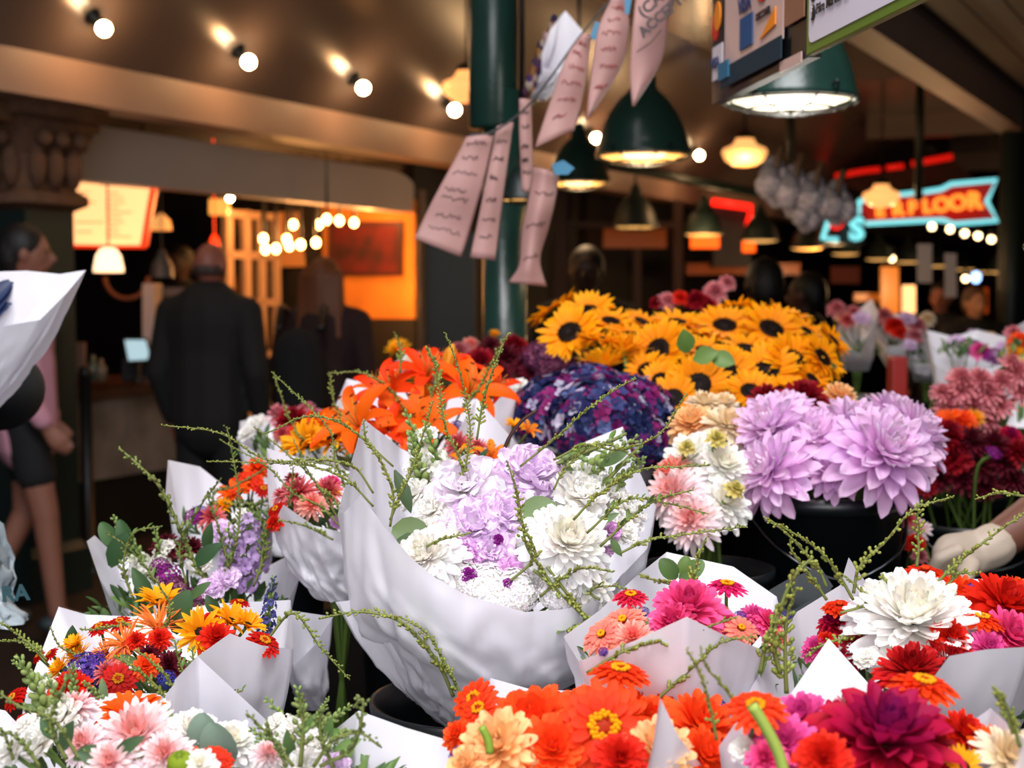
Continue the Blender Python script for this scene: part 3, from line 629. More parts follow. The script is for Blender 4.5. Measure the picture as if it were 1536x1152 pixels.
pendant(783, 299, 70, 'green pendant lamp in front of the thick green post', ztop=3.5, d=3.9)
pendant(842, 322, 44, 'small far green pendant lamp below the blue tape', ztop=3.5)
RZ = 2.39
for px, py, w, nm in ((953, 340, 68, 'first from the left on the long rail'), (1055, 352, 60, 'above the glowing orange sign'), (1140, 361, 56, 'right of the red neon box'), (1210, 373, 50, 'left of the small cyan neon sign'), (1268, 381, 44, 'directly before the small cyan neon sign'), (1318, 389, 42, 'left of the lone bare bulb'), (1362, 393, 40, 'right of the lone bare bulb'), (1408, 399, 37, 'between the two white price papers'), (1447, 404, 34, 'right of the white price papers'), (1474, 408, 31, 'farthest but one'), (1500, 408, 40, 'at the dark green post on the right')):
    pendant(px, py, w, 'small dark green pendant on the long rail, ' + nm, ztop=RZ, group='pendants on the long rail')
pa = W(890, 248, 8.3); pb = W(1505, 374, 20); pa.z = pb.z = RZ
mb = MB(); mb.tube([pa + (pa - pb) * .02, pb], .033, 10); tag(mb.build('lamp_rail', GREEND), 'long dark green pipe rail running back over the stalls with lamps on it', 'rail')
# ------------------------------------------------------------------ neon and far lights
NC = glowbulb('neon_cyan', '7fe6ee', 1.15); NR = glowbulb('neon_red', 'ff1c10', 2.2); NO = glowbulb('neon_orange', 'ff8a30', 1.7)
RB = M_('neon_board_red', '9a0a06', emit='c00c04', es=.32)
D = 12.0
def PX(l, d): return [W(a, b, d) for a, b in l]
o = thing('neon_sign', W(1400, 335, D), 'arrow-shaped red neon sign with cyan outline and orange letters reading FLOOR', 'sign')
ol = [(1288, 302), (1340, 293), (1385, 288), (1412, 284), (1427, 276), (1495, 270), (1480, 302), (1496, 331), (1430, 336), (1415, 330), (1385, 331), (1290, 336)]
mb = MB(); mb.prism(PX(ol, D), V((0, .14, 0))); mb.build('sign_board', RB, o, False)
mb = MB(); P = [W(a, b, D - .05) for a, b in ol]; mb.tube(P + [P[0]], .02, 7); mb.build('outline_tube', NC, o)
for ch, px, py, h in (('E', 1320, 316, 25), ('R', 1347, 314, 26), ('F', 1369, 312, 26), ('L', 1391, 310, 27), ('O', 1412, 308, 29), ('O', 1437, 305, 31), ('R', 1462, 302, 33)):
    put_text('letter', ch, h * D / FP * 1.06, NO, o, W(px, py, D - .05), V((1, 0, .06)), UP, ext=.02, bold=.006, align='CENTER')
o = thing('neon_sign', W(1262, 365, 11), 'small neon sign with cyan S and red disc behind the pendants', 'sign')
mb = MB(); card(mb, 1230, 322, 1298, 366, 11.1, .1); mb.build('sign_board', BLACK, o, False)
mb = MB(); mb.tube(PX([(1244, 329), (1234, 357), (1257, 360)], 11), .022, 7); mb.build('outline_tube', NC, o)
mb = MB(); mb.lathe([(.001, -.02), (.05, -.02), (.05, .02), (.001, .02)], 16, W(1255, 334, 11), rot=basis((0, -1, 0))); mb.build('red_disc', NR, o)
put_text('letter', 'S', .24, NC, o, W(1285, 345, 11), V((1, 0, 0)), UP, ext=.02, bold=.008, align='CENTER')
o = thing('neon_strip', W(1340, 250, 16), 'thin red neon strip above the arrow sign over a dim brown board', 'sign')
mb = MB(); mb.tube(PX([(1253, 264), (1300, 256), (1320, 254)], 16), .03, 6); mb.tube(PX([(1330, 252), (1355, 249)], 16), .03, 6); mb.tube(PX([(1368, 246), (1428, 235)], 16), .035, 6); mb.build('neon_tube', glowbulb('neon_dim', 'd8160c', .9), o)
mb = MB(); mb.prism(PX([(1253, 270), (1432, 240), (1460, 268), (1300, 292)], 16.2), V((0, .1, 0))); mb.build('sign_board', M_('brown_board', '4a2a18', rough=.8, noise_amt=.6, nscale=8), o, False)
o = thing('shop_sign', W(1098, 345, 13), 'dark shop sign box edged with red neon behind the rail pendants', 'sign')
mb = MB(); card(mb, 1070, 306, 1126, 400, 13, .3); mb.build('sign_box', M_('grey_sign', '2a2a2c', rough=.5), o, False)
mb = MB(); mb.tube(PX([(1068, 303), (1126, 311), (1123, 338)], 12.9), .035, 6); mb.build('neon_tube', NR, o)
for px, py, a, b, nm in ((1058, 361, 21, 11, 'glowing orange menu sign right under a rail pendant'), (1124, 369, 9, 9, 'small glowing orange sign beside a rail pendant')):
    mb = MB(); card(mb, px - a, py - b, px + a, py + b, 12.2, .06); tag(mb.build('lit_sign', glowbulb('orange_sign', 'ff5a12', 2.0), None, False), nm, 'sign')
fb = [(1398, 340, 10), (1425, 344, 10), (1447, 350, 10), (1467, 354, 10), (1487, 359, 10), (1338, 388, 9), (1448, 418, 9), (1534, 370, 9), (1531, 412, 8)]
for k, (px, py, w) in enumerate(fb):
    mb = MB(); c = W(px, py, 15); mb.blob(c, w * 15 / FP / 2, None, 12, 8)
    o = thing('string_bulb', c, 'warm round bulb under the neon arrow sign, one of five in a row' if k < 5 else ('lone bare bulb between two rail pendants', 'warm bulb beside a bluish one over the far stalls', 'warm bulb at the right edge level with the arrow sign', 'warm bulb at the right edge below the rail')[k - 5], 'light bulb', 'row of bulbs under the arrow sign' if k < 5 else None)
    mb.build('bulb', glowbulb('far_bulb', 'ffd9a0', 9), o); mb = MB(); mb.tube([c + V((0, 0, .03)), c + V((0, 0, .13))], .02, 6); mb.build('socket', BLACK, o)
for px, py, nm in ((1464, 416, 'small cool blue-white lamp beside a warm bulb over the far stalls'), (1464, 445, 'lower cool blue lamp over the far stalls')):
    mb = MB(); mb.blob(W(px, py, 15), (.05, .05, .06), None, 12, 8); tag(mb.build('blue_lamp', glowbulb('blue_glow', '9cc4ff', 4)), nm, 'lamp')
for a, b, c_, d_, nm in ((1376, 366, 1398, 424, 'white price paper hanging between far pendants, left one'), (1417, 380, 1435, 446, 'white price paper hanging between far pendants, right one')):
    mb = MB(); card(mb, a, b, c_, d_, 9, .004); tag(mb.build('price_paper', M_('grey_paper', '9a9aa6', rough=.7), None, False), nm, 'paper', None)
mb = MB(); card(mb, 1357, 428, 1373, 470, 14, .1); tag(mb.build('glow_panel', glowbulb('warm_panel', 'ffc080', 1.6), None, False), 'small glowing cream panel among the far stalls', 'light')  # emissive panel added for a warm glow among the far stalls
# shop fronts further down the left wall: dark frames, warm glow put in as emissive panels
for k, (a, b, c_, d_, m) in enumerate(((842, 342, 1000, 372, 'c05a18'), (1030, 395, 1200, 412, 'a04c18'), (1322, 400, 1348, 470, 'd07820'), (1282, 440, 1322, 452, 'c06820'), (1456, 432, 1482, 470, 'b04a10'))):
    mb = MB(); card(mb, a, b, c_, d_, 13.5 + k * .3, .05); tag(mb.build('glow_patch_%d' % (k + 1), glowbulb('warm_glow_%d' % k, m, (.12, .05, .5, .35, .4)[k]), None, False), kind='structure')
mb = MB()
for a, b, c_, d_, dd in ((820, 250, 850, 470, 12.6), (950, 372, 962, 470, 12.6), (640, 240, 660, 370, 11), (838, 332, 1010, 342, 12.7), (1010, 300, 1024, 470, 12.8)): card(mb, a, b, c_, d_, dd, .1)
struct('trim_shopfront', mb, M_('shopfront_wood', '3a1f14', rough=.6))
mb = MB(); card(mb, 1250, 400, 1290, 425, 12, .1); tag(mb.build('hanging_basket', M_('terracotta', '7a3a2a', rough=.8), None, False), 'brown terracotta-coloured box hanging under a rail pendant', 'box')
# ------------------------------------------------------------------ café interior
D = 7.9
o = thing('menu_board', W(160, 370, D), 'lit cream menu board with a red edge hanging over the café counter', 'menu board')
q = [(104, 272), (145, 273), (146, 277), (232, 283), (214, 368), (93, 366), (90, 317), (106, 315)]
mb = MB(); mb.prism(PX(q, D), V((0, .05, 0))); mb.build('lit_panel', glowbulb('menu_glow', 'ffb676', 1.75), o, False)
mb = MB(); mb.prism(PX([(93, 367), (216, 368), (214, 372), (95, 371)], D - .01), V((0, .06, 0))); mb.prism(PX([(225, 282), (233, 283), (218, 369), (210, 369)], D - .01), V((0, .06, 0))); mb.build('red_edge', glowbulb('menu_edge', 'e8300a', 1.2), o, False)
mb = MB()
for k in range(10):
    for x0 in (112, 158):
        if x0 == 158 or k in (0, 2, 6, 8): y = 288 + k * 7.4; card(mb, x0 + R.uniform(0, 3), y, x0 + R.uniform(18, 44), y + 1.6, D - .012, .004)
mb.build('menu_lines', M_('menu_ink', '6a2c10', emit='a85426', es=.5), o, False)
mb = MB()
for px in (118, 215): q = W(px, 280, D + .02); mb.tube([q, V((q.x, q.y, 2.56))], .005, 5)
mb.build('hanging_rod', BLACK, o)
c = W(163, 408, 7.8); r = .082
o = thing('dome_lamp', c, 'small glowing cream dome lamp below the menu board', 'lamp')
mb = MB(); mb.lathe([(r, 0), (r * .98, .02), (r * .82, .09), (r * .5, .128), (.01, .135)], 20, c); mb.build('lamp_shade', glowbulb('dome_glow', 'ffd6a8', 2.2), o)
mb = MB(); mb.tube([c + V((0, 0, .13)), V((c.x, c.y, 2.55))], .006, 5); mb.build('cord', BLACK, o)
MARB = M_('grey_marble', '8a8078', rough=.4, col2='6a625c', nscale=4)
sa, sb = s_of(112, -5.75), s_of(345, -5.75)
o = thing('cafe_counter', ST(sa, -5.75, GZ), 'café counter with grey marble front panels and dark wooden top', 'counter')
for lo, hi, nm, m in (((sa, -6.5, GZ), (sb, -5.8, .58), 'plinth', BLACK), ((sa, -6.5, .58), (sb, -5.75, 1.04), 'marble_front', MARB), ((sa - .05, -6.55, 1.04), (sb + .05, -5.7, 1.1), 'counter_top', M_('dark_wood', '4a2a18', rough=.4))):
    mb = MB(); mb.box(lo, hi, ST); mb.build(nm, m, o, False)
def lbox(name, px, py, w, h, d, dep, m, label, cat, smooth=False):
    mb = MB(); card(mb, px - w / 2, py - h / 2, px + w / 2, py + h / 2, d, dep); ob = mb.build(name, m, None, smooth); bevel(ob, .006); return tag(ob, label, cat)
o = thing('payment_tablet', W(206, 545, 7.75), 'tablet till with a pale glowing screen on the café counter', 'tablet')
mb = MB(); mb.prism(PX([(184, 507), (221, 507), (229, 542), (190, 544)], 7.72), V((0, .02, 0))); mb.build('case', BLACK, o, False)
mb = MB(); mb.prism(PX([(187, 510), (218, 510), (226, 539), (193, 541)], 7.71), V((0, .004, 0))); mb.build('screen', glowbulb('screen_glow', 'bfe0ea', .62), o, False)
mb = MB(); mb.lathe([(.05, 0), (.05, .01), (.012, .02), (.012, .14)], 12, (W(208, 571, 7.78))); mb.build('stand', BLACK, o)
lbox('till_printer', 215, 556, 66, 34, 7.9, .25, BLACK, 'black till box behind the tablet on the café counter', 'till')
lbox('card_holder', 116, 540, 22, 52, 7.7, .03, M_('tan_card', '8a6a58', rough=.7), 'tan upright menu card at the left end of the café counter', 'menu card')
for px, h, c_, nm in ((140, 40, '5a6a5c', 'pale green bottle on the café counter'), (152, 34, '7a6a58', 'beige bottle on the café counter'), (131, 26, '8a2a1a', 'small red jar on the café counter')):
    c = W(px, 572, 7.75); hh = h * 7.75 / FP; mb = MB(); mb.lathe([(.001, 0), (.03, 0), (.032, hh * .6), (.012, hh * .75), (.012, hh), (.001, hh)], 12, c); tag(mb.build('counter_bottle', M_('glass_' + c_, c_, rough=.2)), nm, 'bottle')
lbox('white_machine', 222, 500, 18, 150, 8.3, .2, M_('white_enamel', 'c8b8ae', rough=.4), 'tall white narrow machine behind the café counter', 'machine')
lbox('shelf_box', 258, 438, 56, 14, 8.6, .3, M_('shelf_cream', '8a7468', rough=.6), 'pale shelf behind the café counter by the man', 'shelf')
c = W(243, 416, 8.5); mb = MB(); mb.lathe([(.075, 0), (.06, .08), (.03, .13), (.02, .16), (.004, .17), (.004, 2.54 - c.z)], 14, c); tag(mb.build('cone_lamp', M_('grey_enamel', '4a5258', rough=.4)), 'grey metal cone shade behind the café counter', 'lamp')
c = W(322, 372, 8.6); mb = MB(); mb.tube([c, V((c.x, c.y, 2.55))], .004, 5); mb.blob(c, (.032, .02, .085), None, 12, 8); tag(mb.build('red_lamp', glowbulb('red_lamp_glow', 'ff3a12', 2.2)), 'small oval red glowing lamp above the man’s head'.replace('’', "'"), 'lamp')
lbox('lit_sign', 327, 310, 28, 24, 9.4, .1, glowbulb('small_sign', 'ffb050', 1.0), 'small square yellow lit box high in the café', 'light')
c = W(242, 345, 9.2); mb = MB(); mb.lathe([(.07, 0), (.06, .06), (.02, .1), (.004, .11), (.004, 2.54 - c.z)], 14, c); tag(mb.build('dim_lamp', glowbulb('dim_glow', 'ffb060', .8)), 'dim amber shade right of the menu board', 'lamp')
c = W(345, 297, 9); mb = MB(); mb.blob(c, .022, None, 10, 6); tag(mb.build('string_bulb', BW), 'tiny bare bulb high at the café fascia', 'light bulb')
# ring on the café wall and stanchion
mb = MB(); c = W(190, 415, 8.4); mb.tube([c + V((.13 * math.cos(a * PI / 12), 0, .13 * math.sin(a * PI / 12))) for a in range(12, 25)], .014, 8); tag(mb.build('round_hoop', M_('tan_wood', '9a5a38', rough=.6)), 'tan curved hoop under the dome lamp in the café', 'hoop')
c = W(126, 445, 7.3); o = thing('stanchion', (c.x, c.y, GZ), 'black post stanchion in front of the café counter', 'stanchion')
mb = MB(); mb.lathe([(.16, GZ), (.15, GZ + .03), (.03, GZ + .05), (.03, 1.18), (.04, 1.2), (.03, 1.24), (.001, 1.25)], 16, (c.x, c.y, 0)); mb.build('post', BLACK, o)
# glazed door
t_ = -6.5; xs = [345, 372, 394, 416]; o = thing('glazed_door', V((W(380, 445, 10.3).x, W(380, 445, 10.3).y, GZ)), 'cream glazed door of small panes glowing warm inside the café', 'door')
mb = MB(); S = [s_of(x, t_) for x in xs]
for x in S: mb.box((x - .035, t_, GZ), (x + .035, t_ - .05, 2.22), ST)
for z in (.25, .48, .8, 1.18, 1.56, 1.9, 2.19): mb.box((S[0], t_, z - .025), (S[-1], t_ - .045, z + .025), ST)
mb.build('door_frame', CREAM, o, False)
mb = MB(); mb.box((S[0], t_ - .02, GZ), (S[-1], t_ - .03, 2.2), ST); gl = mat('door_glass', 'ffffff', rough=.05); gl.node_tree.nodes['Principled BSDF'].inputs['Transmission Weight'].default_value = 1; mb.build('glass', gl, o, False)
mb = MB(); card(mb, 418, 318, 500, 400, 10.6, .06); struct('trim_bulkhead', mb, M_('bulkhead', 'b07838', rough=.6))
eb = [(395, 358), (398, 374), (440, 337), (414, 373), (430, 359), (434, 369), (451, 367), (474, 364), (478, 337), (490, 329), (509, 331), (531, 334)]
for k, (px, py) in enumerate(eb):
    c = W(px, py, 9.2 + (k % 3) * .25); mb = MB(); mb.blob(c, (.025, .025, .03), None, 10, 7)
    o = thing('edison_bulb', c, 'glowing amber bulb in the cluster hanging inside the café', 'light bulb', 'edison bulbs in the café'); mb.build('bulb', glowbulb('edison_glow', 'ffc070', 22 if k < 9 else 9), o)
    mb = MB(); mb.tube([c + V((0, 0, .03)), c + V((0, 0, .07)), V((c.x, c.y, 2.55))], [.012, .012, .003], 6); mb.build('cord', BLACK, o)
# back-counter clutter of the café's right half
lbox('back_counter', 575, 500, 130, 90, 11.5, .5, M_('brown_cabinet', '3a2012', rough=.6), 'brown back counter under the ochre wall', 'counter')
lbox('dark_shelf', 590, 462, 90, 22, 11.2, .3, BLACK, 'dark appliance on the back counter', 'appliance')
for k in range(9):
    px = 512 + k * 13; c = W(px, 522 + (k % 2) * 4, 10.6); hh = .14; mb = MB(); mb.lathe([(.001, 0), (.03, 0), (.03, hh * .8), (.02, hh), (.001, hh)], 10, c)
    tag(mb.build('jar', M_('amber_jar_%d' % (k % 3), ('8a4a1c', 'b06a2c', '6a3418')[k % 3], rough=.3)), 'amber jar in the row on the café back counter', 'jar', 'jars on the café back counter')
c = W(544, 487, 9); mb = MB(); mb.blob(c, .02, None, 10, 6); tag(mb.build('candle_light', glowbulb('candle', 'ffc070', 7)), 'small round amber light beside the woman in the café', 'light')
# ------------------------------------------------------------------ hanging paper notes
PNK = M_('note_paper', 'b58a84', rough=.6, trans=.25, noise_amt=.12, nscale=30)
INK = M_('ink', '2c1616', rough=.6); REDINK = M_('red_ink', '8c3a36', rough=.6)
def note(name, left, right, d, label, ink=None, lines=0, bow=.01, cat='note', m=PNK, dd=0):
    """paper strip through matching left/right edge points, lightly bowed"""
    n = 14; A = catmull([W(x, y, d + dd * i) for i, (x, y) in enumerate(left)], 5); B = catmull([W(x, y, d + dd * i + .01) for i, (x, y) in enumerate(right)], 5); k = min(len(A), len(B)); rows = []
    for i in range(k):
        rows.append([A[i].lerp(B[i], j / n) + V((0, -bow * math.sin(PI * j / n) + .004 * math.sin(i * .7), 0)) for j in range(n + 1)])
    root = thing(name, A[0], label, cat, 'handwritten notes strung over the stall' if lines else None)
    mb = MB(); mb.grid(rows); o = mb.build('paper', m, root); so = o.modifiers.new('t', 'SOLIDIFY'); so.thickness = .0006
    for L in range(lines):
        ik = MB()
        i = int((L + 1) * (k - 2) / (lines + 1)); r_ = random.Random(L * 7 + k + int(left[0][0])); a = r_.uniform(.12, .25); e = r_.uniform(.6, .9); x = a
        while x < e:
            pts = []
            wl = e - a
            for q in range(22):
                f = min(.97, x + wl * q / 21); j = f * n; j0 = min(n - 1, int(j)); p = rows[i][j0].lerp(rows[i][j0 + 1], j - j0); dn = (rows[i + 1][j0] - rows[i][j0]); dn = dn.normalized() if dn.length else V((0, 0, -1))
                pts.append(p + dn * r_.uniform(-.006, .006) + V((0, -.0015, 0)))
            ik.tube(pts, .0009, 4); x += wl + .05; break
        ik.build('handwriting', ink or INK, root)
    return root, rows
note('paper_note', [(700, 205), (672, 258), (640, 318), (622, 358)], [(741, 202), (728, 262), (709, 330), (692, 386)], 3.0, 'broad pale pink note hanging leftmost of the strung notes', lines=7)
note('paper_note', [(745, 190), (733, 250), (717, 330), (705, 386)], [(770, 183), (760, 255), (750, 330), (743, 391)], 3.02, 'narrow pale pink note directly right of the broad leftmost note', lines=6)
note('paper_note', [(779, 148), (779, 200), (781, 250), (783, 288)], [(797, 150), (798, 200), (799, 250), (799, 290)], 3.1, 'thin pinkish strip hanging between the green post and the curled note', lines=5)
note('paper_note', [(800, 250), (792, 300), (782, 350), (778, 398), (762, 424)], [(838, 262), (833, 300), (822, 345), (810, 390), (820, 430)], 2.95, 'curled pink note in a clear sleeve, lowest of the strung notes', lines=3, bow=.03)
note('paper_note', [(874, 50), (850, 85), (826, 150), (802, 222)], [(887, 54), (882, 98), (873, 150), (861, 196)], 2.9, 'slanting pink note with red handwriting right of the upside-down dried bouquet', REDINK, 6)
note('paper_note', [(919, -5), (898, 40), (888, 100), (879, 180)], [(938, -5), (944, 40), (932, 100), (884, 178)], 2.85, 'pointed pink note with red handwriting beside the printed cash note', REDINK, 6)
nr, rows = note('paper_note', [(957, -30), (950, 30), (945, 100), (948, 160)], [(1008, -30), (1001, 30), (993, 90), (951, 160)], 2.75, 'pink note with bold black printed writing in front of the second lamp', None, 0)
xd = (W(1000, 10, 2.73) - W(960, 46, 2.74)).normalized()
for tx, px, py, sz in (('(CASH &', 960, 22, .05), ('ACCEPTED', 961, 52, .044)):
    put_text('printed_text', tx, sz * .62, INK, nr, W(px, py, 2.715), xd, UP, ext=.0004, bold=.0012)
mb = MB(); mb.tube(PX([(955, 78), (975, 65), (992, 45)], 2.715), .001, 4); mb.build('underline', INK, nr)
mb = MB(); mb.tube(catmull(PX([(700, 203), (742, 196), (800, 150), (872, 52), (925, -6), (1000, -40), (1080, -70)], 3.0), 6), .0025, 6); tag(mb.build('note_line', BLACK), 'dark cord the paper notes are strung from', 'cord')
TAPE = M_('blue_tape', '1c6a8a', rough=.5)
for l, d, nm in (([(828, 246), (845, 240), (862, 252), (852, 262), (832, 262)], 2.93, 'bright blue tape tab at the top of the curled note'), ([(886, 52), (893, 32), (900, 34), (897, 58), (889, 60)], 2.88, 'dark blue tape between two slanting notes'), ([(937, -4), (948, -4), (944, 20), (938, 22)], 2.8, 'blue tape beside the printed cash note')):
    mb = MB(); mb.prism(PX(l, d), V((0, .002, 0))); tag(mb.build('blue_tape', TAPE, None, False), nm, 'tape')
# payment panel and market sign, hanging edge-on over the stall
def plane_fn(o, hd): 
    hd = V(hd).normalized(); nn = hd.cross(V((0, 0, 1))).normalized()
    if nn.x > 0: nn = -nn
    return lambda w, h, off=0: V(o) + hd * w + V((0, 0, h)) + nn * off, hd, nn
def pl(mb, F, pts, off, th=.002, mi=0): mb.prism([F(a, b, off) for a, b in pts], F(0, 0, off) * 0 + (F(0, 0, 0) - F(0, 0, 1)) * th, mi)
def rect(a, b, c, d): return [(a, b), (c, b), (c, d), (a, d)]
F, hd, nn = plane_fn(W(1068, 157, 2.6), (.026, -.195, 0))
root = thing('payment_board', F(0, 0), 'black hanging board with credit card stickers and a taped sleeve', 'sign')
mb = MB(); pl(mb, F, rect(0, 0, .52, .42), 0, .02); mb.build('board', BLACK, root, False)
WH = M_('white_card', 'd8cdd2', rough=.5); SLV = M_('sleeve_paper', 'c9a9a2', rough=.35); CB = M_('card_blue', '1c4a7a'); CR_ = M_('card_red', 'd0301c'); CO = M_('card_orange', 'f08a1c'); NV_ = M_('card_navy', '1a2a5a')
def stk(name, F, pts, off, m, par): mb = MB(); pl(mb, F, pts, off); return mb.build(name, m, par, False)
def circ(F, w, h, rx, rz, off, m, name, par): stk(name, F, [(w + rx * math.cos(a * PI / 10), h + rz * math.sin(a * PI / 10)) for a in range(20)], off, m, par)
stk('visa_sticker', F, rect(.01, .04, .075, .1), .003, WH, root)
put_text('visa_letters', 'VISA', .026, NV_, root, F(.013, .068, .006), hd, V((0, 0, 1)), ext=.0005, bold=.0008)
stk('card_sticker', F, rect(.012, .103, .075, .19), .003, BLACK, root)
circ(F, .034, .135, .02, .026, .005, CR_, 'red_circle', root); circ(F, .05, .15, .02, .026, .006, CO, 'orange_circle', root)
stk('card_sticker', F, rect(.012, .195, .075, .4), .003, SLV, root)
stk('paper_sleeve', F, rect(.1, .045, .42, .41), .006, SLV, root)
stk('blue_tape_strip', F, rect(.09, .015, .42, .05), .009, M_('dark_blue_tape', '0c2a38', rough=.7), root); stk('blue_tape_tab', F, rect(.075, .03, .14, .06), .011, TAPE, root)
put_text('visa_letters', 'VISA', .036, NV_, root, F(.19, .135, .009), hd, V((0, 0, 1)), ext=.0005, bold=.0012)
circ(F, .32, .145, .03, .024, .009, CR_, 'red_circle', root)
stk('blue_card_mark', F, rect(.2, .063, .27, .115), .009, CB, root)
put_text('discover_letters', 'DISCOVER', .016, INK, root, F(.29, .1, .009), hd, V((0, 0, 1)), ext=.0005, bold=.0006)
stk('orange_card_mark', F, [(.31, .062), (.39, .072), (.39, .1)], .009, CO, root)
stk('side_sleeve', F, rect(.425, .06, .515, .12), .006, M_('brown_sleeve', '8a5c48', rough=.4), root); stk('side_card', F, rect(.425, .12, .515, .4), .006, WH, root)
stk('blue_card_mark', F, rect(.44, .14, .465, .18), .009, CB, root); stk('orange_card_mark', F, [(.475, .14), (.505, .14), (.505, .17)], .009, CO, root)
stk('bottom_tape', F, rect(.4, -.004, .5, .012), .004, SLV, root)
mb = MB()
for w in (.05, .47): mb.tube([F(w, .42), F(w, .93)], .002, 5)
mb.build('hanging_wire', BLACK, root)
F, hd, nn = plane_fn(W(1209, 84, 2.0), (.052, -.374, 0))
root = thing('market_sign', F(0, 0), 'white hanging sign with an olive green border reading Pike Market', 'sign')
mb = MB(); pl(mb, F, rect(0, 0, .6, .4), 0, .012); bevel(mb.build('sign_border', M_('olive_border', '5c7a26', rough=.45), root, False), .002)
rr = [(.014 + .012 * (1 - math.cos(a * PI / 8)), .014 + .012 * (1 - math.sin(a * PI / 8))) for a in range(5)]
stk('sign_face', F, [(.026, .014), (.586, .014), (.586, .386), (.014, .386), (.014, .026), (.0175, .0175)], .0015, M_('sign_white', 'd9d2df', rough=.4), root)
circ(F, .034, .0535, .0085, .0105, .004, BLACK, 'round_icon', root); circ(F, .034, .079, .0085, .0105, .004, BLACK, 'round_icon', root)
put_text('icon_letter', 'f', .021, WH, root, F(.031, .053, .0055), hd, V((0, 0, 1)), ext=.0004, bold=.0006)
put_text('sign_letters', 'Pike Market Se', .0195, BLACK, root, F(.049, .0545, .004), hd, V((0, 0, 1)), ext=.0004, bold=.0002)
mb = MB()
for w in (.06, .54): mb.tube([F(w, .4), F(w, .96)], .002, 5)
mb.build('hanging_wire', BLACK, root)
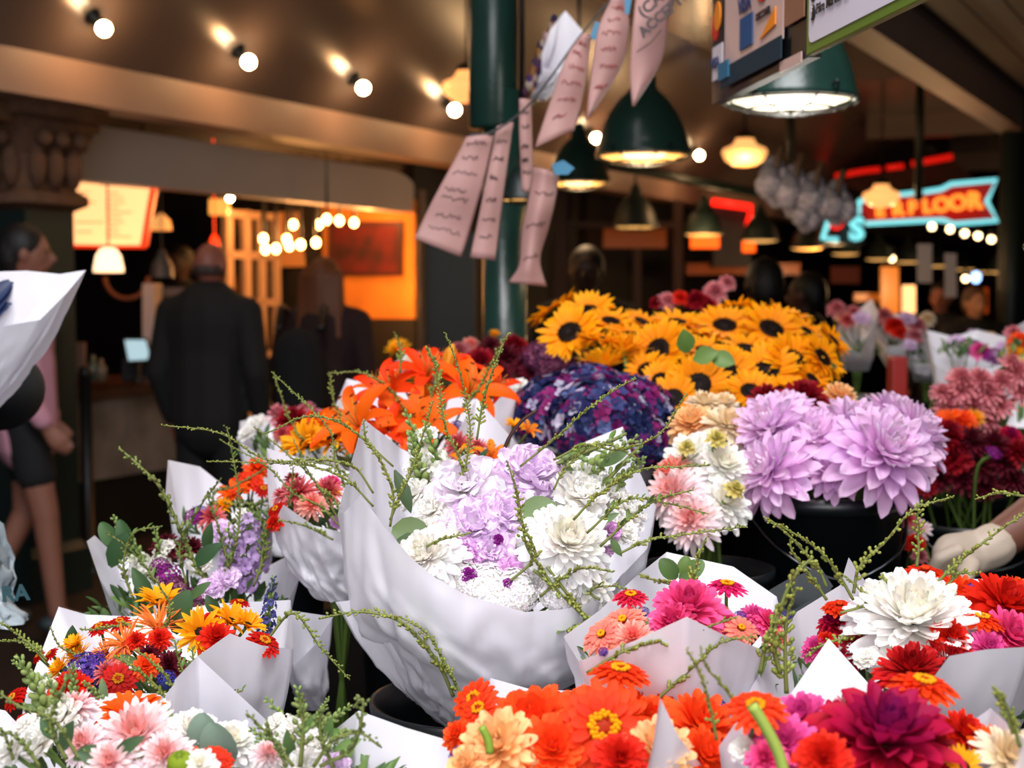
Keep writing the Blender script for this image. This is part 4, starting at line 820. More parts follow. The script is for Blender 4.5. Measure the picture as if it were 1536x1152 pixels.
# ================================================================== people
def remesh(name, mb, m, parent, vox=.01, sm=4):
    o = mb.build(name, m, parent); r = o.modifiers.new('r', 'REMESH'); r.mode = 'VOXEL'; r.voxel_size = vox; r.use_smooth_shade = True
    s = o.modifiers.new('s', 'SMOOTH'); s.factor = .6; s.iterations = sm; return o
def person(loc, yaw, label, h=1.7, skin='6b4436', arms=None, top=None, bottom=None, hair=None, longhair=0, shoes='141210', shorts=False, bald=False, legs=None, scale=1, bulk=1, nolegs=False):
    root = thing('person', loc, label, 'person'); k = h / 1.7
    Mr = Matrix.Translation(V(loc)) @ Matrix.Rotation(yaw, 4, 'Z') @ Matrix.Scale(k, 4)
    def T(mb): mb.v = [tuple(Mr @ V(v)) for v in mb.v]; return mb
    SK = mat('skin_' + skin, skin, rough=.55)
    A = arms or [((.19, 0, 1.38), (.24, -.03, 1.12), (.22, .08, .88)), ((-.19, 0, 1.38), (-.24, -.03, 1.12), (-.22, .08, .88))]
    Lg = legs or [((.09, 0, .9), (.1, .02, .5), (.1, -.02, .09)), ((-.09, 0, .9), (-.1, .02, .5), (-.1, -.02, .09))]
    b = MB(); C = b.capsule
    C((0, 0, .95), (0, 0, 1.12), .15 * bulk, .13 * bulk, fl=.7); C((0, 0, 1.1), (0, 0, 1.33), .135 * bulk, .16 * bulk, fl=.65); C((-.13, 0, 1.39), (.13, 0, 1.39), .065, .065)
    C((0, 0, 1.36), (0, .015, 1.52), .058, .052)
    b.blob((0, .02, 1.6), (.074, .09, .105), None, 14, 10); b.blob((0, .05, 1.545), (.05, .055, .05), None, 10, 7)
    C((0, .105, 1.6), (0, .122, 1.575), .011, .017); b.blob((0, .103, 1.548), (.026, .014, .012), None, 8, 5)
    for s in (1, -1): b.blob((s * .076, .01, 1.595), (.014, .022, .033), None, 8, 5); b.blob((s * .032, .088, 1.622), (.022, .014, .008), None, 8, 4)
    for sh, el, wr in A:
        C(sh, el, .052, .042); C(el, wr, .042, .028)
        wr = V(wr); dr = (wr - V(el)).normalized(); hp = wr + dr * .085; sgn = 1 if wr.x > 0 else -1
        C(wr, hp, .03, .036, fl=.55, flax=(0, 1, 0))
        for j in range(4):
            b0 = hp + V((0, (j - 1.5) * .018, 0)); L = (.032, .038, .036, .028)[j]; C(b0, b0 + dr * L, .0095, .009); C(b0 + dr * L, b0 + dr * (L * 1.7) + V((-sgn * .018, .004, 0)), .009, .0075)
        t0 = wr + dr * .03 + V((0, .03, 0)); C(t0, t0 + dr * .045 + V((0, .022, 0)), .012, .009)
    for hp, kn, an in Lg:
        C(hp, kn, .085, .058); C(kn, an, .056, .038); C(an, V(an) + V((0, .15, -.05)), .036, .03, fl=.8)
    remesh('body', T(b), SK, root, .0085, 3)
    e = MB()
    for s in (1, -1): e.blob((s * .032, .101, 1.606), (.013, .006, .007), None, 8, 5)
    T(e).build('eye', mat('eye_dark', '1a1210', rough=.2), root)
    if top:
        col, sleeve, hem = top; g = MB(); C = g.capsule
        C((0, 0, hem + .08), (0, 0, 1.15), (.19 if hem < .75 else .172) * bulk, .16 * bulk, fl=.95 if hem < .75 else .78); C((0, 0, 1.1), (0, 0, 1.33), .16 * bulk, .185 * bulk, fl=.7); C((-.15, 0, 1.385), (.15, 0, 1.385), .085, .085); C((0, 0, 1.4), (0, .005, 1.45), .075, .07)
        for sh, el, wr in A:
            C(sh, el, .075, .062)
            if sleeve > 1: C(el, V(el).lerp(V(wr), sleeve - 1), .062, .045)
        remesh('top_garment', T(g), mat('cloth_' + col, col, rough=.85, noise_amt=.15, nscale=12), root, .012, 5)
    if bottom:
        g = MB(); C = g.capsule; C((0, 0, .92), (0, 0, 1.0), .155 * bulk, .155 * bulk, fl=.76)
        for hp, kn, an in Lg:
            C(hp, V(hp).lerp(V(kn), .55 if shorts else 1), .092, .085 if shorts else .078)
            if not shorts: C(kn, an, .076, .06)
        remesh('shorts' if shorts else 'trousers', T(g), mat('cloth_' + bottom, bottom, rough=.85), root, .014, 4)
    for hp, kn, an in Lg: a = V(an); g = MB(); g.capsule((a.x, a.y - .03, .045), (a.x, a.y + .17, .04), .048, .042, fl=.8); remesh('shoe', T(g), mat('shoe_' + shoes, shoes, rough=.6), root, .01, 2)
    
    if hair:
        g = MB()
        if bald:
            for a in range(9): q = math.radians(180 + a * 22.5); g.blob((.07 * math.cos(q), .01 + .078 * math.sin(q), 1.575), (.014, .014, .03), None, 8, 5)
        else:
            g.blob((0, -.005, 1.63), (.088, .098, .1), None, 16, 10); g.blob((0, -.05, 1.6), (.08, .06, .1), None, 12, 8)
            if longhair:
                for j in range(7): x = (j - 3) * .026; g.capsule((x, -.05 - .02 * math.cos(x * 30), 1.62), (x * 1.35, -.085, 1.62 - longhair * (1 - abs(j - 3) * .05)), .045, .025)
                for s in (1, -1): g.capsule((s * .07, .01, 1.63), (s * .095, .02, 1.63 - longhair * .8), .035, .022)
            # keep the face free
            g2 = MB()
        remesh('hair', T(g), mat('hair_' + hair, hair, rough=.6, noise_amt=.4, nscale=60), root, .008, 2)
    return root
def gr(px, d): p = W(px, 445, d); return V((p.x, p.y, GZ))
PACK = mat('black_canvas', '08080a', rough=.9)
# young woman at the left looking right
person(gr(36, 5.9), math.radians(-78), 'woman with dark hair in a pink sweatshirt and black shorts walking at the left', h=1.68, skin='8a5a48', hair='120c0a', top=('c98fa0', 1.92, .76), bottom='0e0e12', shorts=True, shoes='2a3438',
       arms=[((.19, 0, 1.38), (.25, -.03, 1.12), (.24, .1, .9)), ((-.19, 0, 1.38), (-.24, -.03, 1.12), (-.24, .08, .88))], legs=[((.09, 0, .9), (.1, .08, .5), (.1, .12, .09)), ((-.09, 0, .9), (-.1, -.02, .5), (-.1, -.22, .1))])
# man seen from behind
person(gr(313, 6.4), math.radians(-18), 'bald man in a dark jacket seen from behind before the café counter', h=1.64, skin='8a5040', hair='3a2a24', bald=True, top=('0b0a08', 1.9, .8), bottom='060606', bulk=1.12,
       arms=[((.2, 0, 1.38), (.26, -.03, 1.1), (.25, .05, .86)), ((-.2, 0, 1.38), (-.26, -.02, 1.1), (-.25, .08, .86))])
person(gr(486, 6.9), math.radians(-12), 'woman with long brown hair in a dark maroon top, seen from behind', h=1.57, skin='5a3426', hair='6a3a1c', longhair=.36, top=('240c0e', 1.9, .85), bottom='0b0b0e', bulk=1.05)
o = thing('backpack', gr(448, 6.6) + V((0, 0, .8)), "black backpack on the long-haired woman's back", 'backpack')
g = MB(); c = W(448, 560, 6.62); g.capsule(c + V((0, 0, -.13)), c + V((0, 0, .1)), .13, .115, fl=.7); remesh('bag_body', g, PACK, o, .012, 3)
g = MB(); g.tube(catmull([c + V((-.1, .02, .2)), c + V((-.1, .12, .3)), c + V((-.09, .26, .28))], 5), .016, 8); g.build('strap', BLACK, o); g = MB(); g.tube(catmull([c + V((.1, .02, .2)), c + V((.1, .12, .3)), c + V((.1, .26, .28))], 5), .016, 8); g.build('strap', BLACK, o)
person(gr(272, 9.6), math.radians(160), 'dark figure of a worker behind the café counter', h=1.72, skin='3a2218', hair='0c0908', top=('120e0c', 1.9, .8), bottom='0b0b0b')
person(gr(880, 6.5), math.radians(170), 'dark-haired seller in black standing behind the sunflowers under the small pendants', h=1.61, skin='3a2218', hair='0a0807', top=('0c0b0b', 1.9, .8), bottom='0b0b0b')
person(gr(1146, 5.9), math.radians(10), 'person with a dark head of hair just behind the sunflowers', h=1.54, skin='2a1812', hair='0b0808', top=('0e0c0d', 1.9, .8), bottom='0b0b0b')
person(gr(1212, 6.9), math.radians(60), 'dark-clothed person right of the dark head behind the sunflowers', h=1.5, skin='4a2a20', hair='0e0a08', top=('120e0e', 1.9, .8), bottom='0b0b0b')
person(gr(1412, 9.6), math.radians(150), 'shopper with dark hair and brown skin among the far right stalls', h=1.48, skin='a0604a', hair='140c0a', top=('161214', 1.9, .8), bottom='0b0b0b')
person(gr(1462, 8.9), math.radians(190), 'pale-haired shopper in black beside the dark green post', h=1.45, skin='b07858', hair='5a3a28', top=('0e0d0f', 1.9, .8), bottom='0b0b0b')
# shopper cut by the left edge: bag, wrapped bouquet, plastic bag
person(V((-1.4, 2.6, GZ)), math.radians(-70), 'shopper in black at the left edge holding a wrapped bouquet', h=1.7, skin='7a4a3a', hair='1a1210', top=('0c1014', 1.9, .8), bottom='0b0b0e',
       arms=[((.19, 0, 1.38), (.3, .05, 1.12), (.35, .2, 1.2)), ((-.19, 0, 1.38), (-.25, -.04, 1.12), (-.24, .0, .88))])
o = thing('shoulder_bag', W(12, 590, 2.55), 'black soft shoulder bag at the left edge below the white paper cone', 'bag')
g = MB(); c = W(0, 585, 2.6); g.blob(c, (.075, .12, .075), None, 20, 12); g.blob(c + V((-.06, 0, -.02)), (.09, .12, .06), None, 20, 12); remesh('bag_body', g, M_('black_leather', '0a1218', rough=.8), o, .006, 3)
g = MB(); g.tube(catmull([c + V((-.06, 0, .06)), V((-1.15, 2.55, 1.45)), V((-1.32, 2.55, 1.66)), V((-1.42, 2.68, 1.66))], 5), .012, 6); g.build('strap', BLACK, o)
o = thing('paper_cone', W(0, 560, 2.4), 'white paper bouquet cone carried at the left edge', 'bouquet')
mb = MB(); wrapper(mb, PX([(-60, 405), (-20, 408), (40, 406), (90, 411), (129, 405)], 2.35) + PX([(100, 440), (60, 480), (-60, 500)], 2.2), W(-60, 640, 2.35), .03, .55, crk=.006, seed=9); mb.build('wrapping_paper', PAPER, o)
mb = MB()
for k in range(14): leafgeo(mb, W(-50 + R.uniform(-20, 20), 470 + R.uniform(-20, 20), 2.33), V((R.uniform(-1, 1), R.uniform(-.5, .5), R.uniform(.2, 1))), V((0, -1, .3)), .08, .03, H('1d2b50'))
mb.build('dark_leaves', LEAF, o)
o = thing('plastic_bag', W(8, 930, 2.1), 'white plastic carrier bag with dark letters at the left edge', 'bag')
mb = MB(); wrapper(mb, PX([(-50, 780), (-15, 772), (6, 786), (0, 800)], 2.1) + PX([(-30, 790), (-55, 790)], 2.0), W(-14, 935, 2.05), .05, 1.25, crk=.012, seed=4); mb.build('bag_body', M_('plastic_film', 'a8b4ba', rough=.3, trans=.3), o)
g = MB(); g.tube(catmull([W(-30, 790, 2.08), W(-60, 740, 2.15), V((-.98, 2.3, 1.36))], 5), .006, 6); g.build('handle', mat('plastic_film'), o)
put_text('bag_letters', 'RA', .03, M_('bag_ink', '1a4048'), o, W(2, 893, 1.95), V((1, 0, .1)), UP, ext=.0005, bold=.001)
# seller reaching in from the right with a gloved hand
vs = V((1.8, 2.15, GZ)); hand = W(1425, 842, 2.25)
root = person(vs, math.radians(95), 'seller leaning in from the right with bare forearm and cream glove', h=1.68, skin='6a4030', hair='120c0a', top=('0c0c0e', 1.0, .8), bottom='0b0b0e',
       arms=[((.19, 0, 1.38), (.25, .22, 1.18), (.2, .45, 1.12)), ((-.19, 0, 1.38), (-.24, .1, 1.12), (-.2, .3, 1.0))])
g = MB(); SKN = mat('skin_6a4030', '6a4030'); el = W(1600, 745, 2.3); wr = W(1478, 824, 2.27)
GLV = M_('cream_glove', 'b9a896', rough=.6, noise_amt=.15, nscale=40)
a = MB(); a.capsule(vs + V((-.1, .1, 1.34)), el, .055, .045); a.capsule(el, wr, .045, .03); remesh('reaching_arm', a, SKN, root, .008, 3)
h = MB(); C = h.capsule; dr = (hand - wr).normalized(); pk = W(1432, 838, 2.24)
C(W(1490, 818, 2.27), wr, .037, .036); C(wr, pk, .034, .042, fl=.6, flax=(0, .4, 1))
for j, (x0, y0, x1, y1, x2, y2) in enumerate(((1436, 826, 1408, 838, 1398, 858), (1430, 838, 1400, 852, 1393, 876), (1432, 850, 1406, 868, 1402, 892), (1440, 858, 1420, 880, 1418, 902))):
    dd = 2.2 + j * .012; C(W(x0, y0, dd), W(x1, y1, dd), .0125, .0115); C(W(x1, y1, dd), W(x2, y2, dd + .01), .0115, .009)
C(W(1458, 848, 2.22), W(1442, 878, 2.18), .014, .012); C(W(1442, 878, 2.18), W(1428, 892, 2.17), .012, .0095)
remesh('glove', h, GLV, root, .0045, 3)
# ================================================================== stall furniture
TB = M_('black_bench', '08090a', rough=.95, noise_amt=.3, nscale=6, spec=.1)
def bench(s0, s1, t0, t1, z, label, zb=GZ):
    o = thing('display_bench', ST((s0 + s1) / 2, (t0 + t1) / 2, zb), label, 'bench')
    mb = MB(); mb.box((s0, t0, z - .04), (s1, t1, z), ST); mb.build('bench_top', TB, o, False)
    mb = MB()
    for f in (0, 1): mb.box((s0 + .02, (t0 + .02, t1 - .05)[f], zb), (s1 - .02, (t0 + .05, t1 - .02)[f], z - .04), ST)
    mb.build('side_panel', TB, o, False)
    mb = MB()
    for f in (0, 1): mb.box(((s0 + .02, s1 - .05)[f], t0 + .05, zb), ((s0 + .05, s1 - .02)[f], t1 - .05, z - .04), ST)
    mb.build('end_panel', TB, o, False)
bench(.6, 1.8, -1.85, .4, .72, 'low black bench under the nearest bouquets')
bench(1.82, 3.8, -1.85, .2, .9, 'higher black bench under the sunflowers and lilac dahlias')
bench(3.85, 9, -1.55, .2, .95, 'long black bench under the far right bouquets')
# ================================================================== wrapped bouquets
B1 = .72; B2 = .9; B3 = .95
LG = [H('3f5a26'), H('54703a'), H('6a8446'), H('2f4a24')]
def bouquet(label, neck, rim, zb, flowers='', fill=None, br=.1, bh=.27, crk=.006, bulge=.62, ht=.32, seed=0, group=None, bl=None, name='wrapped_bouquet', n=120, m=26):
    nk = W(*neck); root = thing(name, (nk.x, nk.y, zb + .012), label, 'bouquet', group)
    rp = [W(*p) for p in rim]
    mb = MB(); wrapper(mb, rp, nk, .035, bulge, n, m, crk, seed, ht); mb.build('wrapping_paper', PAPER, root)
    mb = MB()
    for k in range(9):
        a = k * 2.4; q = .028 * math.sqrt(k / 9); mb.tube([nk + V((q * math.cos(a), q * math.sin(a), .06)), nk + V((q * .6 * math.cos(a), q * .6 * math.sin(a), 0)), V((nk.x - 1.8 * q * math.cos(a), nk.y - 1.8 * q * math.sin(a), zb + .014))], .004, 6, H('56702f'))
    mb.build('stem_bundle', LEAF, root)
    if br:
        bx = V((nk.x, nk.y, zb + bh)); b = thing('flower_bucket', (nk.x, nk.y, zb), bl or ('black bucket under the ' + ' '.join(label.split()[:11])), 'bucket')
        q = MB(); r = br; h = bh; q.lathe([(.001, 0), (r * .78, 0), (r * .8, .01), (r * .97, h * .93), (r * 1.02, h * .95), (r * 1.03, h), (r * .97, h), (r * .93, h * .9), (r * .75, .01), (.001, .01)], 36, (nk.x, nk.y, zb)); q.build('bucket_body', BUCKET, b)
    addf(root, nk, flowers)
    if fill:
        c = W(fill[0], fill[1], fill[2]); rx, ry, nl = fill[3], fill[4], fill[5]; mb = MB()
        for k in range(nl):
            a = R.uniform(0, 6.3); q = math.sqrt(R.random()); p = c + V((rx * q * math.cos(a), ry * q * math.sin(a), -.25 * rx * q * q + R.uniform(-.045, -.01)))
            dr = (p - nk).normalized() + V((R.uniform(-.8, .8), R.uniform(-.8, .8), R.uniform(-.3, .3)))
            leafgeo(mb, p, dr, V((0, -.4, 1)), R.uniform(.02, .042), R.uniform(.006, .013), R.choice(LG))
        mb.build('foliage', LEAF, root)
    return root, nk
def addf(root, nk, flowers):
    for s in flowers.split(';'):
        q = s.split()
        if not q: continue
        v = [float(x) for x in q[1:]]
        flower(q[0], v[0], v[1], v[2], v[3], v[4] if len(v) > 4 else 0, v[5] if len(v) > 5 else .5, root, nk)
def sprig(root, d, pts, big=1.0, col='868c3c', name='goldenrod_sprig', leafy=False, dd=.0):
    p = [W(a, b, d + dd * i) for i, (a, b) in enumerate(pts)]
    sprig_mesh(p, .0068 * big, .0021 * big, .0034 * big, col, .0015 * big, True, int(pts[0][0]), leafy).build(name, LEAF, root)
def leaves(root, name, items):
    """each: px py d length_px width_px angle_deg shape colour"""
    for px, py, d, L, Wd, ang, sh, col in items:
        a = math.radians(ang); mb = MB(); k = d / FP
        leafgeo(mb, W(px, py, d), V((math.cos(a), -.15, math.sin(a))), V((-.2 * math.sin(a), -1, .45)), L * k, Wd * k, H(col), sh, curl=-.5, cup=.22)
        mb.build(name, LEAF, root)

# ---- A: the large central bouquet
hero, hn = bouquet('large central bouquet of white and pale lilac blooms in crumpled white paper', (712, 1085, 1.74),
  [(506, 772, 1.68), (545, 628, 1.82), (600, 672, 1.92), (700, 720, 1.96), (820, 700, 1.97), (880, 662, 1.97), (934, 640, 1.95), (950, 690, 1.92), (984, 760, 1.84), (972, 822, 1.72), (900, 900, 1.58), (845, 914, 1.55), (788, 918, 1.53), (700, 893, 1.52), (655, 868, 1.53), (618, 838, 1.55), (575, 790, 1.58), (542, 742, 1.6), (516, 768, 1.64)],
  B1, '''ruffw 700 738 1.68 125 -.2 .5;ruff 792 720 1.7 120 .3 .45;ruff 712 795 1.63 110 -.1 .6;rufp 690 835 1.61 85 -.3 .6;ruff 757 778 1.64 90 .2 .6;rufp 678 862 1.6 62 -.3 .7;ruff 735 832 1.61 85 0 .7;rufp 765 862 1.59 55 .2 .7;
  rufwh 650 770 1.66 70 -.5 .5;rufwh 640 800 1.64 60 -.4 .6;rufwh 625 745 1.7 60 -.5 .4;rufwh 632 705 1.74 62 -.4 .3;
  white 646 842 1.59 118 -.4 .6;white 848 822 1.6 150 .15 .6;whiteball 880 876 1.6 95 .2 .75;rufwh 868 748 1.68 95 .3 .5;rufwh 905 745 1.72 75 .5 .4;rufwh 940 770 1.7 70 .5 .4;rufwh 885 715 1.76 60 .3 .3;rufwh 930 800 1.66 60 .4 .5;
  yarrow 728 884 1.575 78 0 .75;yarrow 772 888 1.57 70 .1 .75;yarrow 695 872 1.58 62 -.2 .75;yarrow 838 888 1.575 62 .2 .75;yarrow 792 800 1.63 60 0 .6;yarrow 800 858 1.6 62 0 .7;yarrow 745 905 1.56 60 0 .8;yarrow 680 800 1.62 50 -.2 .6;
  rufp 912 800 1.63 44 .4 .6;rufp 905 820 1.62 34 .4 .6;ruffv 704 864 1.57 26 0 .8;ruffv 748 810 1.6 18 0 .8;ruffv 762 876 1.56 18 0 .8;
  snapw 655 690 1.73 130 -.25 .15;snapw 628 668 1.78 120 -.35 .1;snapg 628 700 1.72 120 -.2 .2;snapg 905 690 1.76 130 1.3 .2;snapg 930 720 1.72 110 .9 .2;snapw 880 720 1.73 100 .7 .3;rufwh 640 655 1.78 42 -.2 .3;rufw 0 0 0 0'''.replace(';rufw 0 0 0 0', ''),
  (745, 830, 1.66, .12, .1, 110), br=.125, bh=.39, crk=.0085, bulge=.92, ht=.36, seed=1, n=200, m=44, bl='black bucket holding the large central white and lilac bouquet')
mb = MB(); wrapper(mb, PX([(503, 903), (540, 899), (600, 935)], 1.66) + PX([(640, 985), (575, 975)], 1.7), W(660, 1060, 1.72), .02, .6, 60, 16, .004, 5); mb.build('paper_tail', PAPER, hero)
leaves(hero, 'green_leaf', [(588, 795, 1.62, 58, 44, -5, 'disc', '5c7044'), (595, 812, 1.61, 48, 36, -12, 'disc', '4a6038'), (778, 775, 1.62, 62, 50, 12, 'disc', '6a7f52'), (592, 705, 1.66, 70, 22, -68, 'leaf', '3c5030'), (822, 800, 1.64, 40, 22, 60, 'leaf', '4c6638'), (905, 800, 1.62, 45, 16, -50, 'leaf', '567040'), (890, 790, 1.62, 45, 14, 30, 'leaf', '567040'), (870, 820, 1.61, 50, 14, -60, 'leaf', '4c6638'), (840, 690, 1.74, 60, 20, 20, 'leaf', '6a8050'), (900, 700, 1.72, 50, 18, 30, 'leaf', '607a48'), (860, 705, 1.73, 52, 16, 160, 'leaf', '6a8050')])
for P_, b_ in (([(748, 885), (800, 840), (795, 808), (785, 790), (776, 740), (768, 715), (760, 690)], 1), ([(830, 880), (810, 850), (790, 820), (782, 775), (772, 730)], 1.1), ([(810, 895), (850, 862), (880, 852), (920, 858)], 1), ([(800, 855), (830, 880), (880, 930), (900, 950)], 1.1), ([(820, 850), (870, 915), (905, 950), (935, 990), (965, 1020)], 1.1),
    ([(585, 780), (600, 745), (620, 700), (632, 660), (650, 600)], .9), ([(585, 790), (590, 745), (575, 700), (550, 660), (545, 630)], .9), ([(640, 820), (655, 812), (680, 805), (705, 800)], .9), ([(900, 900), (885, 890), (900, 880), (940, 885), (960, 930)], .8),
    ([(780, 700), (830, 660), (880, 615), (930, 580), (955, 568)], .8), ([(830, 690), (880, 668), (930, 675), (990, 650), (1030, 590)], .9), ([(830, 735), (850, 700), (900, 665), (960, 690)], .8), ([(860, 780), (900, 740), (960, 705), (1020, 700), (1065, 698)], .9), ([(880, 800), (940, 750), (1000, 755), (1060, 770)], .9), ([(900, 820), (960, 765), (1000, 745), (1040, 735)], 1), ([(930, 830), (975, 810), (1040, 800), (1120, 790)], .9),
    ([(700, 740), (690, 690), (668, 640), (655, 560), (640, 520)], .9), ([(690, 740), (700, 690), (705, 640), (690, 560), (668, 500)], .8), ([(715, 660), (725, 600), (745, 540), (762, 500)], .9), ([(560, 740), (530, 700), (480, 690), (400, 690), (330, 650), (245, 638)], .85), ([(560, 760), (520, 720), (470, 700), (420, 695), (310, 692)], .85), ([(590, 700), (520, 640), (460, 625), (400, 650)], .8),
    ([(880, 935), (850, 945), (815, 955), (780, 962)], 1.2), ([(1000, 960), (940, 945), (890, 935), (850, 948)], 1.2)):
    sprig(hero, 1.56 if P_[0][1] > 770 else 1.66, P_, b_, leafy=(P_[0][0] in (880, 900)))
for P_ in ([(858, 770), (880, 760), (900, 735), (930, 700), (960, 670)], [(800, 720), (850, 690), (900, 670), (940, 650)]): sprig(hero, 1.7, P_, 2.4, '7f965c', 'leafy_stem', True)
mb = MB(); mb.tube(catmull(PX([(752, 690), (762, 660), (782, 632), (806, 615)], 1.72), 5), .0022, 6, H('3a1a18')); mb.build('dark_stem', LEAF, hero)
sprig(hero, 1.55, [(680, 1045), (660, 1000), (630, 960), (595, 930), (540, 918), (478, 928)], 1.35); sprig(hero, 1.54, [(700, 1060), (670, 1000), (640, 950), (600, 925)], 1.0)
# ---- A2: small orange bouquet behind, with the white paper triangle
a2, n2 = bouquet('small bouquet of orange and striped pink blooms with a pointed white paper triangle', (722, 900, 2.12), [(662, 690, 2.02), (715, 598, 2.2), (778, 668, 2.12), (800, 720, 2.05), (760, 765, 1.99), (690, 765, 1.99)], B1,
  'alstro 700 695 2.02 55 -.2 .5;alstro 735 690 2.02 60 .1 .5;redpink 690 672 2.05 60 -.3 .3;redpink 715 678 2.05 52 .1 .3;ymum 752 688 2.03 45 .3 .4;alstro 790 650 2.12 44 .4 .4;redpink 805 712 2.03 34 .3 .4;ydaisy 770 640 2.1 36 .2 .3', (725, 715, 2.05, .06, .05, 30), br=.09, bh=.2, seed=2, n=70, m=16)
leaves(a2, 'green_leaf', [(693, 715, 2.0, 46, 16, 85, 'leaf', '24402a'), (712, 705, 2.0, 40, 12, 60, 'leaf', '2c4a30'), (720, 706, 2.0, 36, 14, 30, 'leaf', '30502c')])
# ---- B: sunlit rainbow bouquet, lower left
bb, nb = bouquet('lower left rainbow bouquet of red, yellow and orange blooms in white paper', (320, 1240, 1.6),
  [(88, 910, 1.74), (40, 1035, 1.64), (28, 1100, 1.58), (110, 1140, 1.5), (215, 1120, 1.47), (250, 1040, 1.47), (294, 986, 1.49), (345, 950, 1.52), (392, 968, 1.55), (440, 974, 1.6), (436, 900, 1.72), (330, 905, 1.82), (200, 925, 1.82), (130, 922, 1.79)],
  B1, '''ydaisy 240 908 1.66 85 .1 .15;spider 238 945 1.62 105 .1 .35;spider 190 968 1.57 85 -.2 .55;spider 160 985 1.57 60 -.5 .5;ydaisy 300 950 1.56 85 .1 .75;ydaisy 345 935 1.6 75 .3 .3;ydaisy 370 940 1.59 60 .5 .3;scarlet 325 960 1.55 62 .2 .5;zred 395 965 1.57 60 .4 .3;scarlet 315 940 1.6 50 0 .3;
  ymum 118 985 1.6 52 -.4 .4;ymum 90 1005 1.58 50 -.6 .4;ydaisy 112 970 1.6 45 -.3 .3;scarlet 97 1040 1.53 62 -.4 .6;zred 178 1020 1.52 58 .1 .7;scarlet 110 1030 1.53 60 -.2 .6;redpink 130 1062 1.5 60 0 .6;redpink 160 1010 1.54 45 0 .5;statice 130 1010 1.55 62 0 .6;statice 148 998 1.56 46 0 .5;
  zred 150 942 1.66 40 -.2 .3;zred 180 935 1.66 42 0 .3;scarlet 205 962 1.56 34 0 .6;zred 76 982 1.6 30 -.6 .4;zred 58 985 1.6 24 -.6 .4;zred 360 905 1.64 34 .2 .1;blues 405 905 1.63 90 .15 .1;maroon 255 1000 1.54 55 0 .6;maroon 225 985 1.55 45 0 .6;bluest 250 1020 1.52 30 0 .6;scarlet 240 960 1.56 40 0 .6;bluest 75 1060 1.5 22 -.2 .6;bluest 130 990 1.56 24 0 .6;zred 22 1048 1.5 45 -.5 .5;zred 32 1085 1.48 36 -.4 .6;orange 220 1000 1.53 44 0 .6;zred 60 1075 1.49 34 -.3 .6;zcoral 180 985 1.56 40 0 .6''',
  (220, 1000, 1.6, .12, .09, 120), br=.1, seed=3, n=160, m=30, crk=.004)
leaves(bb, 'green_leaf', [(262, 950, 1.63, 72, 42, 70, 'disc', '3f5a3a'), (115, 985, 1.62, 50, 26, 95, 'leaf', '2f4a2c'), (330, 925, 1.64, 40, 20, 120, 'leaf', '34502c'), (345, 1080, 1.5, 40, 16, 100, 'leaf', '5a7640'), (283, 900, 1.68, 46, 16, 40, 'leaf', '48653a'), (215, 1000, 1.55, 40, 14, 150, 'leaf', '50703a'), (160, 1048, 1.5, 34, 14, 100, 'leaf', '7c9668')])
for P_, b_ in (([(300, 1070), (285, 1030), (268, 990), (262, 960)], 1), ([(290, 1080), (288, 1040), (290, 1000), (288, 970)], 1), ([(280, 1085), (265, 1040), (240, 1005), (205, 975)], 1), ([(270, 1075), (235, 1030), (200, 1000), (170, 985)], 1.1), ([(290, 1070), (330, 1050), (365, 1035)], .9), ([(215, 940), (180, 938), (150, 944), (120, 944)], .9), ([(400, 960), (440, 920), (480, 970), (525, 1020)], 1.0), ([(70, 990), (50, 970), (10, 940), (-10, 930)], .9), ([(70, 995), (40, 965), (0, 962)], .9), ([(270, 1090), (250, 1060), (215, 1050), (190, 1040)], .9), ([(150, 1010), (120, 985), (90, 970), (75, 940)], .7), ([(230, 980), (255, 920), (240, 880), (225, 860)], .8)):
    sprig(bb, 1.5 if P_[0][1] > 1030 else 1.58, P_, b_, col='7a853c', leafy=P_[0][0] in (300, 290))
flower('snapg', 150, 1045, 1.5, 80, -.5, .4, bb, nb)
mb = MB(); wrapper(mb, PX([(296, 984), (350, 1034), (408, 1088)], 1.42) + PX([(330, 1120), (250, 1090), (262, 1020)], 1.39), W(330, 1240, 1.45), .03, .6, 70, 16, .002, 41); mb.build('paper_fold', PAPER, bb)
# ---- C: shaded green and purple bouquet behind B
cc, nc = bouquet('leafy purple and white bouquet standing behind the rainbow bouquet', (330, 1090, 1.93),
  [(130, 812, 1.95), (142, 803, 2.0), (170, 830, 2.08), (300, 850, 2.12), (380, 860, 2.08), (436, 832, 2.02), (449, 868, 1.92), (420, 925, 1.84), (345, 950, 1.8), (240, 960, 1.79), (182, 925, 1.84), (150, 870, 1.9)],
  B1, '''snapl 372 815 1.92 120 .1 .1;snapl 345 835 1.9 110 0 .2;snapl 392 810 1.97 100 .2 .1;purp 250 865 1.9 44 0 .5;mauve 262 885 1.88 44 0 .5;rufwh 215 855 1.93 50 -.3 .4;snapw 215 845 1.92 100 -.3 .2;snapw 240 830 1.96 90 -.1 .2;maroon 250 820 1.98 50 0 .3;maroon 285 825 1.98 50 .1 .3;rufwh 300 850 1.92 44 0 .5;ruff 340 870 1.88 50 0 .5;ruff 318 885 1.87 44 0 .5;mauve 290 900 1.86 40 0 .5;rufwh 235 890 1.88 40 -.1 .5;rufwh 250 820 1.97 28 0 .5;snapg 190 810 2 90 -.4 .2;purp 240 850 1.9 30 0 .6;zhot 310 925 1.83 30 .2 .5''',
  (290, 870, 1.93, .13, .09, 150), seed=4, crk=.005)
